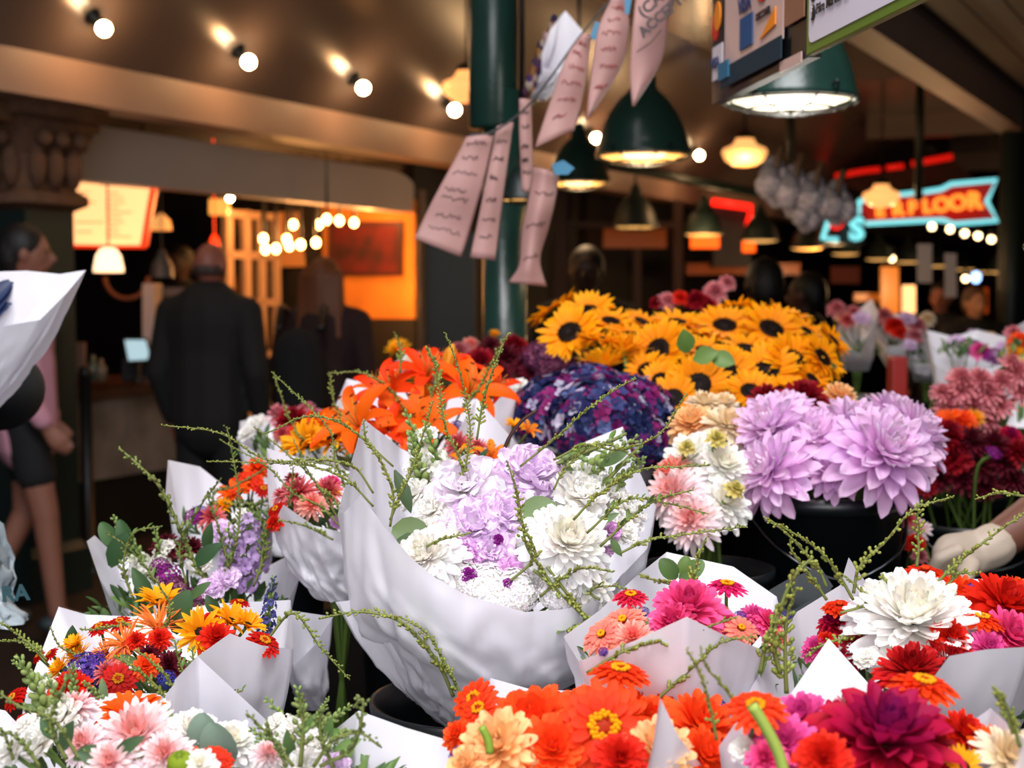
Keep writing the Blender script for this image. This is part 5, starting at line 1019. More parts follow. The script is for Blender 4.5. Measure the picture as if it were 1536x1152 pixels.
leaves(cc, 'green_leaf', [(165, 850, 1.92, 60, 34, 60, 'disc', '32502e'), (200, 830, 1.93, 56, 26, 110, 'disc', '3c5a34'), (290, 850, 1.88, 60, 26, 40, 'leaf', '2c4628'), (230, 900, 1.86, 60, 24, 120, 'leaf', '3c5830'), (175, 820, 1.95, 44, 26, 120, 'disc', '46643a'), (310, 830, 1.92, 50, 20, 80, 'leaf', '34502c')])
for P_, b_ in (([(330, 900), (290, 840), (245, 740), (210, 700), (178, 672)], 1.7), ([(250, 920), (225, 860), (190, 820), (160, 800)], 1), ([(320, 900), (350, 830), (360, 760), (352, 700), (340, 640)], 1), ([(390, 860), (400, 800), (430, 770), (440, 700)], 1), ([(280, 880), (270, 820), (300, 760), (330, 720)], 1), ([(200, 900), (185, 850), (200, 800), (240, 790)], 1.1), ([(350, 880), (330, 800), (310, 740)], 1), ([(380, 880), (400, 820), (385, 760)], 1)):
    sprig(cc, 1.88, P_, b_, col='6a7438', leafy=b_ < 1.5)
# ---- D: small orange bouquet with left paper edge
dd_, nd = bouquet('small shaded orange bouquet at the far left corner of the display', (345, 960, 2.12),
  [(252, 690, 2.22), (248, 745, 2.15), (285, 800, 2.08), (350, 810, 2.05), (410, 770, 2.1), (415, 720, 2.25), (350, 740, 2.34), (300, 700, 2.3)], B1,
  'zfull 372 722 2.15 50 .1 .4;ogerb 352 742 2.13 62 -.1 .4;orange 385 705 2.2 44 .2 .3;purp 292 775 2.08 30 0 .5;redpink 318 778 2.08 50 0 .5;ruff 330 800 2.06 44 0 .5;ymum 335 760 2.1 34 0 .5;zred 395 735 2.14 34 .2 .4;statice 300 770 2.09 26 0 .5;rufwh 365 775 2.07 30 .1 .5', (340, 755, 2.16, .07, .06, 60), br=.09, bh=.22, seed=5, n=80, m=18)
for P_ in ([(330, 780), (320, 740), (350, 730), (420, 690)], [(340, 790), (380, 760), (440, 740), (500, 735)], [(300, 770), (350, 755), (420, 760)]): sprig(dd_, 2.1, P_, 1, col='6a7438')
# ---- E: red-pink bouquet in front of D
ee, ne = bouquet('red and pink bouquet tucked in tall white paper left of the central one', (512, 895, 1.93),
  [(400, 672, 2.03), (402, 745, 1.95), (408, 790, 1.9), (425, 757, 1.86), (470, 788, 1.84), (520, 800, 1.86), (545, 740, 1.95), (528, 708, 2.05), (460, 690, 2.1)], B1,
  'redpink 450 742 1.92 70 -.2 .4;redpink 490 740 1.93 62 .2 .4;coral 468 760 1.9 52 0 .6;redpink 425 745 1.93 40 -.4 .4;zred 415 765 1.9 34 -.4 .5;ymum 500 740 1.93 26 .3 .4;scarlet 413 785 1.88 30 -.4 .5;rufp 505 785 1.86 26 .3 .5;hotpink 497 728 1.97 38 .2 .2;crimson 440 722 1.98 34 -.1 .2', (465, 750, 1.95, .06, .05, 50), br=.09, bh=.25, seed=6)
for P_ in ([(520, 800), (480, 760), (440, 740), (400, 700), (330, 660)], [(515, 790), (470, 720), (430, 680), (380, 640)], [(525, 790), (500, 750), (470, 720), (440, 660)], [(500, 810), (460, 790), (420, 780)], [(540, 730), (500, 700), (440, 690)], [(535, 760), (505, 700), (490, 640), (410, 560)]): sprig(ee, 1.84, P_, .85, col='7a853c')
mb = MB(); wrapper(mb, PX([(430, 915), (500, 925), (470, 970), (440, 1000)], 1.82) + PX([(425, 980), (418, 935)], 1.9), W(470, 1060, 1.88), .02, .6, 60, 14, .004, 8); mb.build('paper_tail', PAPER, ee)
# ---- F: lilies
ff, nf = bouquet('bouquet of orange lilies and yellow blooms behind the central one', (625, 850, 2.32),
  [(520, 568, 2.5), (490, 640, 2.35), (480, 700, 2.25), (560, 740, 2.18), (680, 740, 2.18), (760, 690, 2.24), (775, 590, 2.4), (735, 600, 2.5), (620, 590, 2.58)], B2,
  '''lilyo 545 650 2.2 150 -.35 .5;lilyr 640 575 2.3 130 .1 .4;lilyr 590 600 2.28 120 -.3 .5;lilyo 700 600 2.28 140 .3 .5;lilyr 735 590 2.32 90 .5 .4;lilyo 620 640 2.22 130 0 .6;lilyo 645 645 2.2 110 .1 .6;lilyr 480 650 2.24 80 -.6 .5;ydaisy 640 560 2.34 85 0 .3;ymum 633 570 2.33 60 0 .3;ymum 648 598 2.28 60 .1 .6;ydaisy 460 668 2.2 90 -.5 .5;ydaisy 500 662 2.2 90 -.2 .5;ymum 530 670 2.19 60 0 .5;
  lilyr 680 560 2.34 80 .2 .3;spider 600 570 2.33 80 -.3 .2;lilyo 570 590 2.33 80 -.4 .3;budy 672 545 2.28 62 .25 .05;budo 657 598 2.26 55 0 .1;statice 685 640 2.22 22 0 .5;lilyr 585 650 2.2 90 -.2 .6''', (620, 640, 2.3, .13, .1, 90), seed=7)
for P_, b_ in (([(620, 640), (590, 590), (545, 560), (495, 560)], .9), ([(640, 620), (655, 560), (645, 530), (640, 525)], 1.5), ([(690, 620), (720, 580), (740, 540), (760, 505)], 1.2), ([(520, 640), (500, 600), (495, 560)], 1), ([(480, 680), (440, 640), (410, 560)], 1), ([(600, 560), (600, 520), (592, 500)], 1)): sprig(ff, 2.2, P_, b_, col='7e883c')
# ---- G: blue and purple statice in white paper
gg, ng = bouquet('round bouquet of deep blue and purple blooms behind the central one', (890, 800, 2.5),
  [(752, 580, 2.55), (760, 650, 2.4), (830, 720, 2.3), (930, 720, 2.3), (1000, 660, 2.4), (1010, 600, 2.6), (900, 580, 2.75), (800, 572, 2.7)], B2,
  'hydra 900 640 2.42 160 0 .55;hydra 830 620 2.5 120 -.3 .5;hydra 950 625 2.46 130 .4 .5;hydra 885 600 2.55 120 0 .4;hydra 960 660 2.4 90 .4 .6;purp 855 625 2.44 26 0 .6;hotpink 935 630 2.38 30 .1 .6;purp 870 605 2.46 26 0 .5;rufwh 850 600 2.47 26 0 .5;budc 905 632 2.38 24 .1 .4;rufwh 945 602 2.44 26 .2 .5;purp 985 625 2.42 22 .4 .5;purp 968 658 2.36 22 .3 .6;mauve 790 600 2.5 50 -.4 .4;ruff 835 615 2.44 34 -.1 .5;ruff 800 590 2.5 30 0 .4;rufwh 780 580 2.55 30 -.2 .4;purp 910 585 2.5 26 0 .4;ruff 895 650 2.37 22 0 .6', (890, 640, 2.52, .11, .09, 60), seed=8, n=80, m=16)
# ---- H: pinks, right of centre
hh, nh = bouquet('bouquet of hot pink and coral zinnias right of the central one', (1010, 1230, 1.46),
  [(1000, 828, 1.66), (950, 868, 1.58), (900, 915, 1.52), (845, 955, 1.45), (868, 992, 1.38), (950, 962, 1.34), (1030, 925, 1.31), (1085, 952, 1.34), (1142, 974, 1.4), (1178, 945, 1.5), (1165, 895, 1.6), (1100, 850, 1.68)],
  B1, '''zhot 946 897 1.46 58 0 .2;zpink 1090 882 1.46 68 .05 .12;hotpink 1032 922 1.42 125 0 .35;hotpink 1010 938 1.4 80 -.3 .5;zcoral 935 935 1.43 78 -.2 .4;zcoral 905 955 1.4 72 -.4 .5;coral 950 960 1.39 70 -.1 .6;pink 1130 928 1.45 50 .3 .4;hotpink 1150 938 1.44 58 .4 .4;zcoral 1080 928 1.44 60 .1 .5;hotpink 1090 940 1.42 50 .1 .5;statice 965 918 1.45 18 0 .5;statice 1110 925 1.44 20 0 .5;zcoral 1110 945 1.41 60 .2 .5;statice 1180 925 1.48 18 .3 .4;coral 1165 960 1.4 44 .4 .5;statice 905 978 1.36 16 -.3 .5;rufwh 1070 900 1.5 30 0 .5''', (1020, 945, 1.46, .1, .08, 90), seed=9, n=160, m=30, crk=.004)
leaves(hh, 'green_leaf', [(1020, 870, 1.5, 46, 30, 40, 'disc', '56743c'), (1015, 868, 1.5, 40, 28, 130, 'disc', '4a6834'), (1020, 880, 1.5, 36, 22, -20, 'leaf', '56743c'), (1026, 866, 1.5, 34, 24, 85, 'disc', '62803f')])
for P_, b_ in (([(1030, 900), (1040, 860), (1050, 830), (1060, 805)], 1), ([(1018, 880), (990, 872), (960, 865)], 1), ([(880, 1010), (940, 975), (1000, 960), (1050, 945), (1105, 925)], 1), ([(980, 1055), (1040, 1000), (1080, 965), (1130, 955)], 1), ([(1170, 1010), (1160, 960), (1175, 900), (1195, 860), (1220, 835)], 1.6), ([(1180, 1040), (1178, 990), (1180, 930), (1195, 880)], 1.4), ([(1140, 1010), (1150, 960), (1165, 920)], 1.2), ([(965, 1020), (945, 990), (900, 965), (815, 940)], .01)):
    if b_ > .1: sprig(hh, 1.33 if P_[0][1] > 940 else 1.47, P_, b_)
# ---- K: white dahlia bouquet on the right
kk, nk_ = bouquet('right-hand bouquet led by one huge white dahlia in white paper', (1350, 1260, 1.48),
  [(1273, 836, 1.66), (1260, 878, 1.62), (1195, 918, 1.54), (1172, 956, 1.46), (1106, 1066, 1.36), (1180, 1075, 1.3), (1300, 1065, 1.27), (1375, 1050, 1.26), (1424, 984, 1.27), (1480, 974, 1.28), (1545, 970, 1.3), (1620, 900, 1.55), (1500, 868, 1.68), (1370, 870, 1.74), (1300, 875, 1.7)],
  B1, '''white 1366 948 1.44 222 -.05 .36;zfull 1387 862 1.5 78 .05 .1;zfull 1259 912 1.5 56 0 .15;redpom 1368 1016 1.36 124 -.1 .3;redpom 1420 1000 1.38 90 .3 .4;crimson 1290 975 1.44 70 -.3 .5;magenta 1255 940 1.5 60 -.2 .2;pink 1225 975 1.46 50 -.4 .5;zorange 1472 932 1.42 72 .1 .12;scarlet 1500 915 1.5 130 .3 .4;orange 1440 905 1.58 100 .1 .3;orange 1520 900 1.54 90 .3 .3;hotpink 1510 962 1.42 110 .3 .5;pink 1480 975 1.4 70 .1 .6;bluest 1462 885 1.54 24 0 .4;scarlet 1425 960 1.4 70 .2 .5;rosy 1410 1000 1.37 40 .3 .5;scarlet 1240 965 1.46 40 -.2 .5;rufwh 1300 990 1.4 44 -.2 .5''', (1370, 970, 1.48, .14, .1, 110), seed=10, n=190, m=32, crk=.004)
for P_, b_ in (([(1240, 880), (1225, 850), (1180, 800), (1150, 780)], 1.0), ([(1280, 900), (1250, 850), (1215, 815), (1150, 778)], 1), ([(1280, 890), (1290, 850), (1330, 810), (1370, 765), (1430, 745)], 1.05), ([(1375, 850), (1378, 820), (1376, 780), (1378, 762)], 1.1), ([(1400, 880), (1430, 850), (1480, 810), (1536, 770), (1560, 755)], 1.0), ([(1420, 880), (1440, 860), (1465, 862)], 1.1), ([(1240, 900), (1220, 870), (1190, 830), (1185, 812)], 1), ([(1340, 880), (1330, 870), (1318, 865)], 1), ([(1540, 745), (1500, 740), (1465, 748)], .9), ([(1330, 960), (1290, 955), (1240, 965), (1210, 985)], 1.2), ([(1390, 1020), (1385, 990), (1360, 960), (1320, 900)], .7), ([(1260, 920), (1300, 905), (1285, 880), (1262, 860)], .9)): sprig(kk, 1.44, P_, b_)
# ---- I: orange front bouquet
ii, ni = bouquet('front bouquet of bright orange dahlias and zinnias at the bottom centre', (870, 1420, 1.26),
  [(736, 1017, 1.46), (800, 1035, 1.5), (872, 1036, 1.48), (940, 990, 1.52), (1012, 1012, 1.46), (1080, 1060, 1.4), (1090, 1160, 1.28), (1062, 1160, 1.2), (1018, 1105, 1.15), (990, 1046, 1.13), (984, 1100, 1.12), (960, 1200, 1.1), (840, 1250, 1.08), (720, 1230, 1.12), (670, 1180, 1.22), (694, 1090, 1.34)],
  B1, '''zorange 714 1052 1.3 82 -.3 .55;zorange 930 1012 1.27 94 .05 .14;orange 800 1098 1.28 165 -.1 .42;orange 880 1085 1.32 130 0 .35;zorange 905 1095 1.2 165 0 .72;zorange 720 1066 1.28 70 -.3 .5;orange 975 1095 1.3 120 .1 .35;orange 1045 1098 1.28 140 .3 .4;scarlet 1000 1078 1.34 90 .2 .3;peach 750 1128 1.2 140 -.2 .55;peach 985 1135 1.18 130 .1 .55;orange 830 1130 1.2 130 0 .6;scarlet 930 1140 1.16 90 0 .7;orange 1050 1140 1.2 110 .4 .5;bluest 690 1135 1.24 34 -.4 .5;bluest 1078 1062 1.36 30 .3 .4;orange 690 1105 1.27 60 -.5 .5;bluest 1080 1080 1.34 26 .3 .4;peach 700 1150 1.18 70 -.3 .6;orange 950 1068 1.36 100 .1 .2;orange 850 1070 1.36 90 0 .2''', (880, 1110, 1.28, .11, .08, 60), seed=11, n=160, m=24, br=.095, bh=.2, crk=.003)
mb = MB(); mb.tube(catmull(PX([(722, 1090), (732, 1110), (735, 1130)], 1.14), 4), .0035, 7, H('86a034')); mb.build('thick_stem', LEAF, ii)
for P_, b_ in (([(1075, 1110), (1065, 1060), (1050, 1010), (1030, 975)], .8), ([(1120, 1080), (1085, 1030), (1060, 1000), (1050, 970)], .6)): sprig(ii, 1.14, P_, b_)
# ---- J: magenta dahlia bouquet, bottom right
jj, nj = bouquet('bottom right bouquet with a big magenta dahlia and pink blooms', (1290, 1420, 1.14),
  [(1243, 958, 1.34), (1190, 1035, 1.3), (1165, 1065, 1.27), (1110, 1075, 1.24), (1078, 1120, 1.16), (1090, 1200, 1.08), (1200, 1260, 1.0), (1350, 1270, .98), (1500, 1220, 1.0), (1560, 1130, 1.06), (1486, 1062, 1.2), (1440, 1095, 1.24), (1390, 1090, 1.28), (1335, 1062, 1.32)],
  B1, '''magenta 1325 1135 1.12 262 .05 .28;pink 1205 1085 1.2 110 -.2 .4;pink 1155 1105 1.16 90 -.4 .5;zorange 1134 1066 1.12 95 -.1 .35;zorange 1385 1032 1.16 112 .1 .12;scarlet 1440 1105 1.18 90 .3 .4;ogerb 1480 1120 1.16 80 .4 .4;pink 1180 1120 1.12 100 -.3 .6;scarlet 1235 1140 1.06 90 -.1 .7;hotpink 1150 1140 1.1 70 -.3 .6;sunpale 1445 1150 1.1 70 .3 .6;cream 1505 1140 1.12 110 .4 .5;rosy 1270 1065 1.24 60 0 .3;scarlet 1210 1060 1.26 44 -.1 .3;rufwh 1115 1125 1.12 44 -.4 .5;crimson 1400 1130 1.12 80 .3 .6;cream 1540 1120 1.14 60 .4 .5;magenta 1250 1085 1.2 80 -.2 .4''', (1300, 1110, 1.16, .11, .08, 60), seed=12, n=170, m=24, br=.095, bh=.2, crk=.003)
mb = MB(); mb.tube(catmull(PX([(1128, 1058), (1148, 1090), (1168, 1130), (1180, 1175)], 1.06), 5), .0045, 8, H('9aae4c')); mb.build('thick_stem', LEAF, jj)
for P_, b_ in (([(1420, 1070), (1410, 1020), (1380, 960), (1350, 900)], .01), ([(1520, 1100), (1500, 1050), (1490, 1030)], 1), ([(1530, 1120), (1515, 1070), (1500, 1040)], 1)):
    if b_ > .1: sprig(jj, 1.1, P_, b_)
# ---- L: pale bouquet, bottom left
ll, nl = bouquet('bottom left bouquet of blush and white dahlias with snapdragons', (170, 1420, 1.34),
  [(-30, 1058, 1.42), (8, 1066, 1.42), (60, 1120, 1.44), (150, 1040, 1.5), (300, 1040, 1.5), (400, 1090, 1.44), (430, 1180, 1.32), (300, 1260, 1.18), (100, 1260, 1.16), (-60, 1200, 1.22)],
  B1, '''blush 205 1115 1.3 150 0 .45;blush 115 1068 1.36 75 -.1 .3;blush 130 1120 1.28 80 -.2 .5;ogerb 195 1075 1.38 105 0 .25;white 290 1105 1.3 90 .1 .4;whiteball 345 1120 1.3 90 .2 .4;blush 250 1135 1.22 90 0 .6;rufwh 92 1085 1.34 80 -.3 .3;rufwh 60 1120 1.28 80 -.4 .4;rufwh 100 1065 1.38 60 -.2 .2;berry 271 1145 1.18 40 0 .4;zfull 320 1145 1.22 62 .1 .5;orange 285 1138 1.24 44 0 .5;rufwh 20 1130 1.24 70 -.5 .4;snapg 60 1045 1.36 150 -.35 .15;snapw 90 1060 1.34 120 -.2 .2;snapg 45 1010 1.38 70 -1.2 .1;blush 400 1135 1.24 60 .3 .4;blush 170 1148 1.2 90 -.1 .6;rufwh 40 1095 1.3 50 -.4 .4;rufwh 240 1070 1.4 50 0 .3;snapg 110 1030 1.38 80 .1 .2;whiteball 300 1150 1.18 60 .1 .6''', (190, 1100, 1.34, .13, .08, 70), seed=13, br=.095, bh=.2, n=120, m=18, crk=.003)
leaves(ll, 'eucalyptus_leaf', [(315, 1130, 1.28, 66, 52, 100, 'disc', '7f9484'), (345, 1150, 1.26, 76, 54, 112, 'disc', '74897a'), (300, 1130, 1.3, 60, 36, 75, 'disc', '8ba08e'), (170, 1135, 1.2, 60, 22, 35, 'leaf', '3c5434'), (95, 1125, 1.26, 50, 26, 70, 'leaf', '3f5838'), (85, 1110, 1.26, 44, 22, 120, 'leaf', '486440'), (110, 1140, 1.24, 50, 20, 30, 'leaf', '4c6840'), (160, 1150, 1.2, 50, 20, 150, 'leaf', '3c5434')])
for P_, b_ in (([(120, 1140), (80, 1080), (30, 1060), (0, 1040)], 1), ([(60, 1150), (30, 1110), (0, 1095)], 1), ([(250, 1150), (200, 1135), (150, 1128), (110, 1130)], .9), ([(100, 1140), (75, 1090), (85, 1050), (110, 1000)], 1.2), ([(20, 1140), (10, 1110), (-10, 1080)], .9)): sprig(ll, 1.22, P_, b_, col='6e7c42')
# ---- M: snapdragon bouquet at the bottom, with the broad white sheet
mm_, nm_ = bouquet('bottom bouquet of green-white snapdragons beside a broad white sheet', (520, 1420, 1.3),
  [(538, 1066, 1.34), (610, 1092, 1.34), (692, 1116, 1.34), (696, 1180, 1.28), (600, 1280, 1.16), (480, 1280, 1.12), (425, 1200, 1.18), (440, 1140, 1.3), (470, 1120, 1.4)],
  B1, '''snapw 430 1085 1.36 110 -.6 .2;snapg 455 1080 1.36 120 -.1 .2;snapg 490 1085 1.36 100 1.2 .1;rufwh 440 1098 1.32 50 -.3 .4;rufwh 415 1090 1.34 44 -.3 .4;rufwh 470 1120 1.28 60 0 .5;rufwh 420 1128 1.28 50 -.2 .5;snapg 485 1120 1.3 110 1 .3;rufwh 460 1148 1.24 60 0 .6;snapg 480 1070 1.36 60 .5 .1;ruff 505 1148 1.24 44 .2 .5;snapg 410 1120 1.3 100 -.8 .3;rufwh 400 1148 1.24 50 -.3 .5''', (490, 1130, 1.3, .06, .05, 60), seed=14, n=120, m=22, br=.095, bh=.2, crk=.002)
for P_, b_ in (([(450, 1150), (455, 1090), (450, 1060), (455, 1040)], 1.3), ([(440, 1150), (400, 1100), (370, 1070)], 1), ([(470, 1150), (500, 1110), (540, 1100), (570, 1120)], 1.1), ([(430, 1150), (410, 1110), (400, 1080)], 1), ([(480, 1150), (530, 1120), (545, 1052), (530, 1060)], 1.1), ([(500, 1152), (480, 1100), (485, 1060)], 1.2)): sprig(mm_, 1.22, P_, b_, col='6e7c42')
leaves(mm_, 'green_leaf', [(450, 1110, 1.3, 50, 20, 60, 'leaf', '56743c'), (470, 1110, 1.3, 50, 20, 20, 'leaf', '62803f'), (440, 1140, 1.26, 50, 20, 100, 'leaf', '4c6838'), (500, 1130, 1.28, 50, 20, 30, 'leaf', '6c8a4a'), (420, 1140, 1.26, 50, 20, 140, 'leaf', '56743c'), (490, 1120, 1.28, 50, 18, 80, 'leaf', '56743c')])
# ---- O: shaded bouquet behind E
oo, no = bouquet('shaded pink and crimson bouquet in white tissue before the dark-clothed woman', (430, 830, 2.75), [(360, 632, 2.8), (358, 662, 2.72), (400, 690, 2.68), (470, 690, 2.68), (505, 640, 2.75), (470, 615, 2.9), (395, 625, 2.9)], B2 - .0,
  'crimson 440 635 2.74 62 0 .4;rosy 420 625 2.78 50 -.2 .3;scarlet 450 650 2.7 40 .1 .5;rosy 470 628 2.76 46 .3 .3;redpink 425 652 2.7 36 -.2 .5;rufwh 385 640 2.78 40 -.4 .4;rufwh 372 652 2.74 34 -.4 .4;rosy 460 615 2.8 34 0 .2', (430, 645, 2.76, .08, .06, 40), seed=15, n=60, m=12, br=.08, bh=.2)
# ================================================================== loose flowers in buckets
def loose(kind, px, py, d, w, ax, tc, neck, name, label, cat, group=None, center='flower_center'):
    p = W(px, py, d); bx = V(neck)
    root = thing(name, bx, label, cat, group); root['loose'] = center
    o = flower(kind, px, py, d, w, ax, tc, root, bx); del root['loose']; return root
# lilac dahlias
_, lc, zb = bucket(1236, 733, 2.27, .128, .37, 'big black bucket holding the lilac dahlias', zb=B2)
for k, (px, py, d, w, ax, tc, nm) in enumerate(((1320, 690, 2.13, 165, .2, .6, 'largest lilac dahlia, facing front right of the bucket'), (1158, 650, 2.2, 130, -.4, .5, 'lilac dahlia at the upper left of the black bucket'), (1162, 712, 2.12, 130, -.8, .65, 'lilac dahlia drooping over the left rim of the black bucket'), (1215, 668, 2.2, 120, -.1, .5, 'lilac dahlia left of centre above the black bucket'), (1272, 650, 2.27, 120, .1, .4, 'lilac dahlia in the middle back of the black bucket'), (1362, 660, 2.25, 130, .6, .4, 'lilac dahlia at the far right of the black bucket'), (1335, 630, 2.36, 100, .3, .2, 'topmost lilac dahlia at the right back'), (1180, 625, 2.32, 90, -.2, .3, 'lilac dahlia peeking at the left back beside the crimson one'), (1250, 712, 2.16, 90, 0, .5, 'low lilac dahlia just above the rim of the black bucket'))):
    loose('lilac', px, py, d, w * 1.13, ax, tc, (lc.x + .03 * math.cos(k * 2.4), lc.y + .03 * math.sin(k * 2.4), zb + .02), 'lilac_dahlia', nm, 'dahlia', 'lilac dahlias in the black bucket')
# pale dahlias next to them
_, qc, zb = bucket(1060, 850, 2.15, .1, .3, 'dark bucket holding the white, cream and coral dahlias', zb=B2)
for k, (kd, px, py, d, w, ax, tc, nm) in enumerate((('peach', 1040, 640, 2.25, 80, -.2, .4, 'peach dahlia next to the deep blue bouquet'), ('cream', 1090, 645, 2.22, 90, .1, .4, 'cream dahlia left of the lilac dahlias'), ('whiteball', 1040, 690, 2.15, 100, -.3, .5, 'white dahlia below the peach one'), ('whiteball', 1085, 705, 2.12, 95, .1, .5, 'white dahlia beside the drooping lilac dahlia'), ('blush', 1015, 745, 2.08, 105, -.5, .55, 'coral-tipped white dahlia at the right edge of the central bouquet'), ('coral', 1010, 712, 2.12, 70, -.5, .4, 'small coral dahlia at the right edge of the central bouquet'), ('blush', 1040, 785, 2.05, 100, -.3, .7, 'lowest coral-tipped white dahlia above the dark bucket'), ('whiteball', 1085, 760, 2.08, 90, .1, .6, 'white dahlia low beside the black bucket'), ('cream', 1055, 610, 2.32, 60, 0, .3, 'small cream dahlia just under the sunflowers'), ('cream', 1085, 610, 2.32, 55, .1, .3, 'cream dahlia beside the crimson ones'), ('crimson', 1205, 602, 2.42, 80, 0, .4, 'crimson dahlia above the lilac dahlias'), ('crimson', 1150, 600, 2.45, 60, -.1, .3, 'crimson dahlia partly hidden left of its twin'), ('peach', 1258, 598, 2.45, 62, .2, .3, 'peach dahlia right of the crimson one'), ('budc', 1075, 660, 2.1, 30, 0, .4, 'green-backed dahlia bud among the white ones'), ('budc', 1102, 735, 2.05, 30, .3, .4, 'pale dahlia bud beside the drooping lilac dahlia'), ('budc', 1030, 672, 2.1, 24, 0, .4, 'small dahlia bud before the cream dahlia'))):
    ncx = qc if px < 1120 else W(1205, 733, 2.5)
    loose(kd, px, py, d, w, ax, tc, (ncx.x + .03 * math.cos(k * 2.4), ncx.y + .03 * math.sin(k * 2.4), B2 + .02), 'dahlia_bud' if kd == 'budc' else 'dahlia', nm, 'dahlia')
bucket(1205, 733, 2.56, .1, .3, 'black bucket behind the lilac dahlias with the crimson ones', zb=B2)
# sunflowers
for px, d, nm in ((905, 2.95, 'left'), (1020, 2.85, 'middle'), (1150, 2.85, 'right')):
    bucket(px, 640, d, .13, .3, nm + ' black bucket under the sunflowers', zb=B2)
SF = [('sun', 855, 500, 2.72, 98, -.25, .6, 'sunflower with a dark green-brown eye at the left of the mass'), ('sun', 882, 470, 2.85, 82, -.1, .5, 'sunflower above the leftmost one with its eye half seen'), ('sun', 916, 483, 2.8, 66, .1, .35, 'tilted sunflower right of the upper left one'), ('sun', 962, 484, 2.85, 62, .3, .3, 'small sunflower at the dip of the top line'), ('sun', 832, 466, 2.92, 84, -.6, -.1, 'sunflower turned away at the top left corner of the mass'), ('sun', 1014, 486, 2.85, 80, 0, .25, 'sunflower with a flat dark eye left of the cut in the top line'), ('sun', 1087, 490, 2.8, 90, 0, .45, 'sunflower centred high in the right group'), ('sun', 1156, 495, 2.75, 90, .15, .55, 'sunflower with a big dark eye high in the right group'), ('sun', 1118, 488, 2.85, 60, .3, .3, 'narrow sunflower between the two high right ones'), ('sun', 1023, 515, 2.72, 62, .35, .6, 'sunflower leaning right beside the green leaf'), ('sun', 988, 527, 2.66, 95, -.45, .75, 'long-eyed sunflower left of the green leaf'), ('sun', 1048, 578, 2.52, 92, -.05, .85, 'round-faced sunflower at the bottom middle'), ('sun', 1092, 562, 2.55, 95, .15, .85, 'sunflower facing front right of the bottom middle one'), ('sun', 1010, 598, 2.48, 78, -.15, .7, 'sunflower at the bottom left of the right group'), ('sun', 1150, 558, 2.56, 95, -.1, .6, 'broad sunflower lower right of centre'), ('sun', 1190, 543, 2.58, 92, .3, .8, 'sunflower with an oval dark eye near the right end'), ('sun', 1125, 588, 2.5, 75, 0, .6, 'lowest right sunflower above the crimson dahlia'), ('sun', 1168, 588, 2.52, 62, .2, .5, 'small lowest sunflower beside the crimson dahlia'), ('sun', 1232, 537, 2.6, 80, .6, .6, 'rightmost sunflower facing right'), ('sun', 1208, 500, 2.78, 68, .3, .4, 'upper right sunflower at the edge'), ('sun', 1248, 512, 2.68, 64, .7, .4, 'outermost right sunflower with a shadowed eye'),
      ('sun', 1100, 464, 2.95, 68, -.1, -.2, 'sunflower seen from behind on the top line, middle'), ('sun', 1136, 466, 2.95, 64, .1, -.1, 'sunflower seen from the side on the top line, right of middle'), ('sun', 1184, 474, 2.9, 70, .3, .1, 'pale sunflower rising highest on the right'), ('sun', 970, 555, 2.62, 70, -.4, .5, 'sunflower with half-hidden eye at the left of the lower row'), ('ymum', 905, 553, 2.6, 90, -.2, -.1, 'shaggy orange sunflower seen from behind, lower left'), ('ymum', 935, 528, 2.66, 80, -.1, .0, 'shaggy golden sunflower back beside the long-eyed one'), ('sun', 1058, 528, 2.66, 80, .1, .3, 'golden sunflower behind the green leaf'), ('sun', 905, 512, 2.68, 80, .1, .1, 'wide sunflower in side view at mid left'), ('sun', 948, 505, 2.74, 80, .1, .2, 'bright sunflower in side view below the dip'), ('sun', 1120, 525, 2.68, 80, .1, .3, 'golden sunflower filling the middle of the right group'), ('sun', 990, 570, 2.55, 60, -.3, .6, 'small sunflower left of the bottom ones'), ('sun', 1218, 570, 2.56, 60, .5, .5, 'small sunflower at the lower right end'), ('ymum', 885, 520, 2.72, 70, -.3, .1, 'ruffled golden sunflower back at the left foot'), ('sun', 1050, 500, 2.8, 66, 0, .1, 'sunflower back between the upper right ones')]
for k, (kd, px, py, d, w, ax, tc, nm) in enumerate(SF):
    bx = W((905, 1020, 1150)[0 if px < 960 else 1 if px < 1085 else 2], 640, (2.95, 2.85, 2.85)[0 if px < 960 else 1 if px < 1085 else 2])
    r_ = loose(kd, px, py, d, w * 1.12, ax, tc, (bx.x + .05 * math.cos(k * 2.4), bx.y + .05 * math.sin(k * 2.4), B2 + .02), 'sunflower', nm, 'sunflower', 'sunflowers massed behind the lilac dahlias', 'seed_disc')
    if k % 3 == 0:
        mb = MB(); leafgeo(mb, W(px + R.uniform(-15, 15), py + 22, d + .02), V((R.uniform(-1, 1), -.6, .2)), V((0, -.6, 1)), .05, .035, H('3c5a28')); mb.build('leaf', LEAF, r_)
    if nm.startswith('round-faced'):
        for px2, py2, an in ((1040, 540, 20), (1065, 535, -15), (1030, 530, 100)): mb = MB(); leafgeo(mb, W(px2, py2, 2.45), V((math.cos(math.radians(an)), -.3, math.sin(math.radians(an)))), V((0, -1, .4)), .045, .034, H('5a7a34')); mb.build('leaf', LEAF, r_)
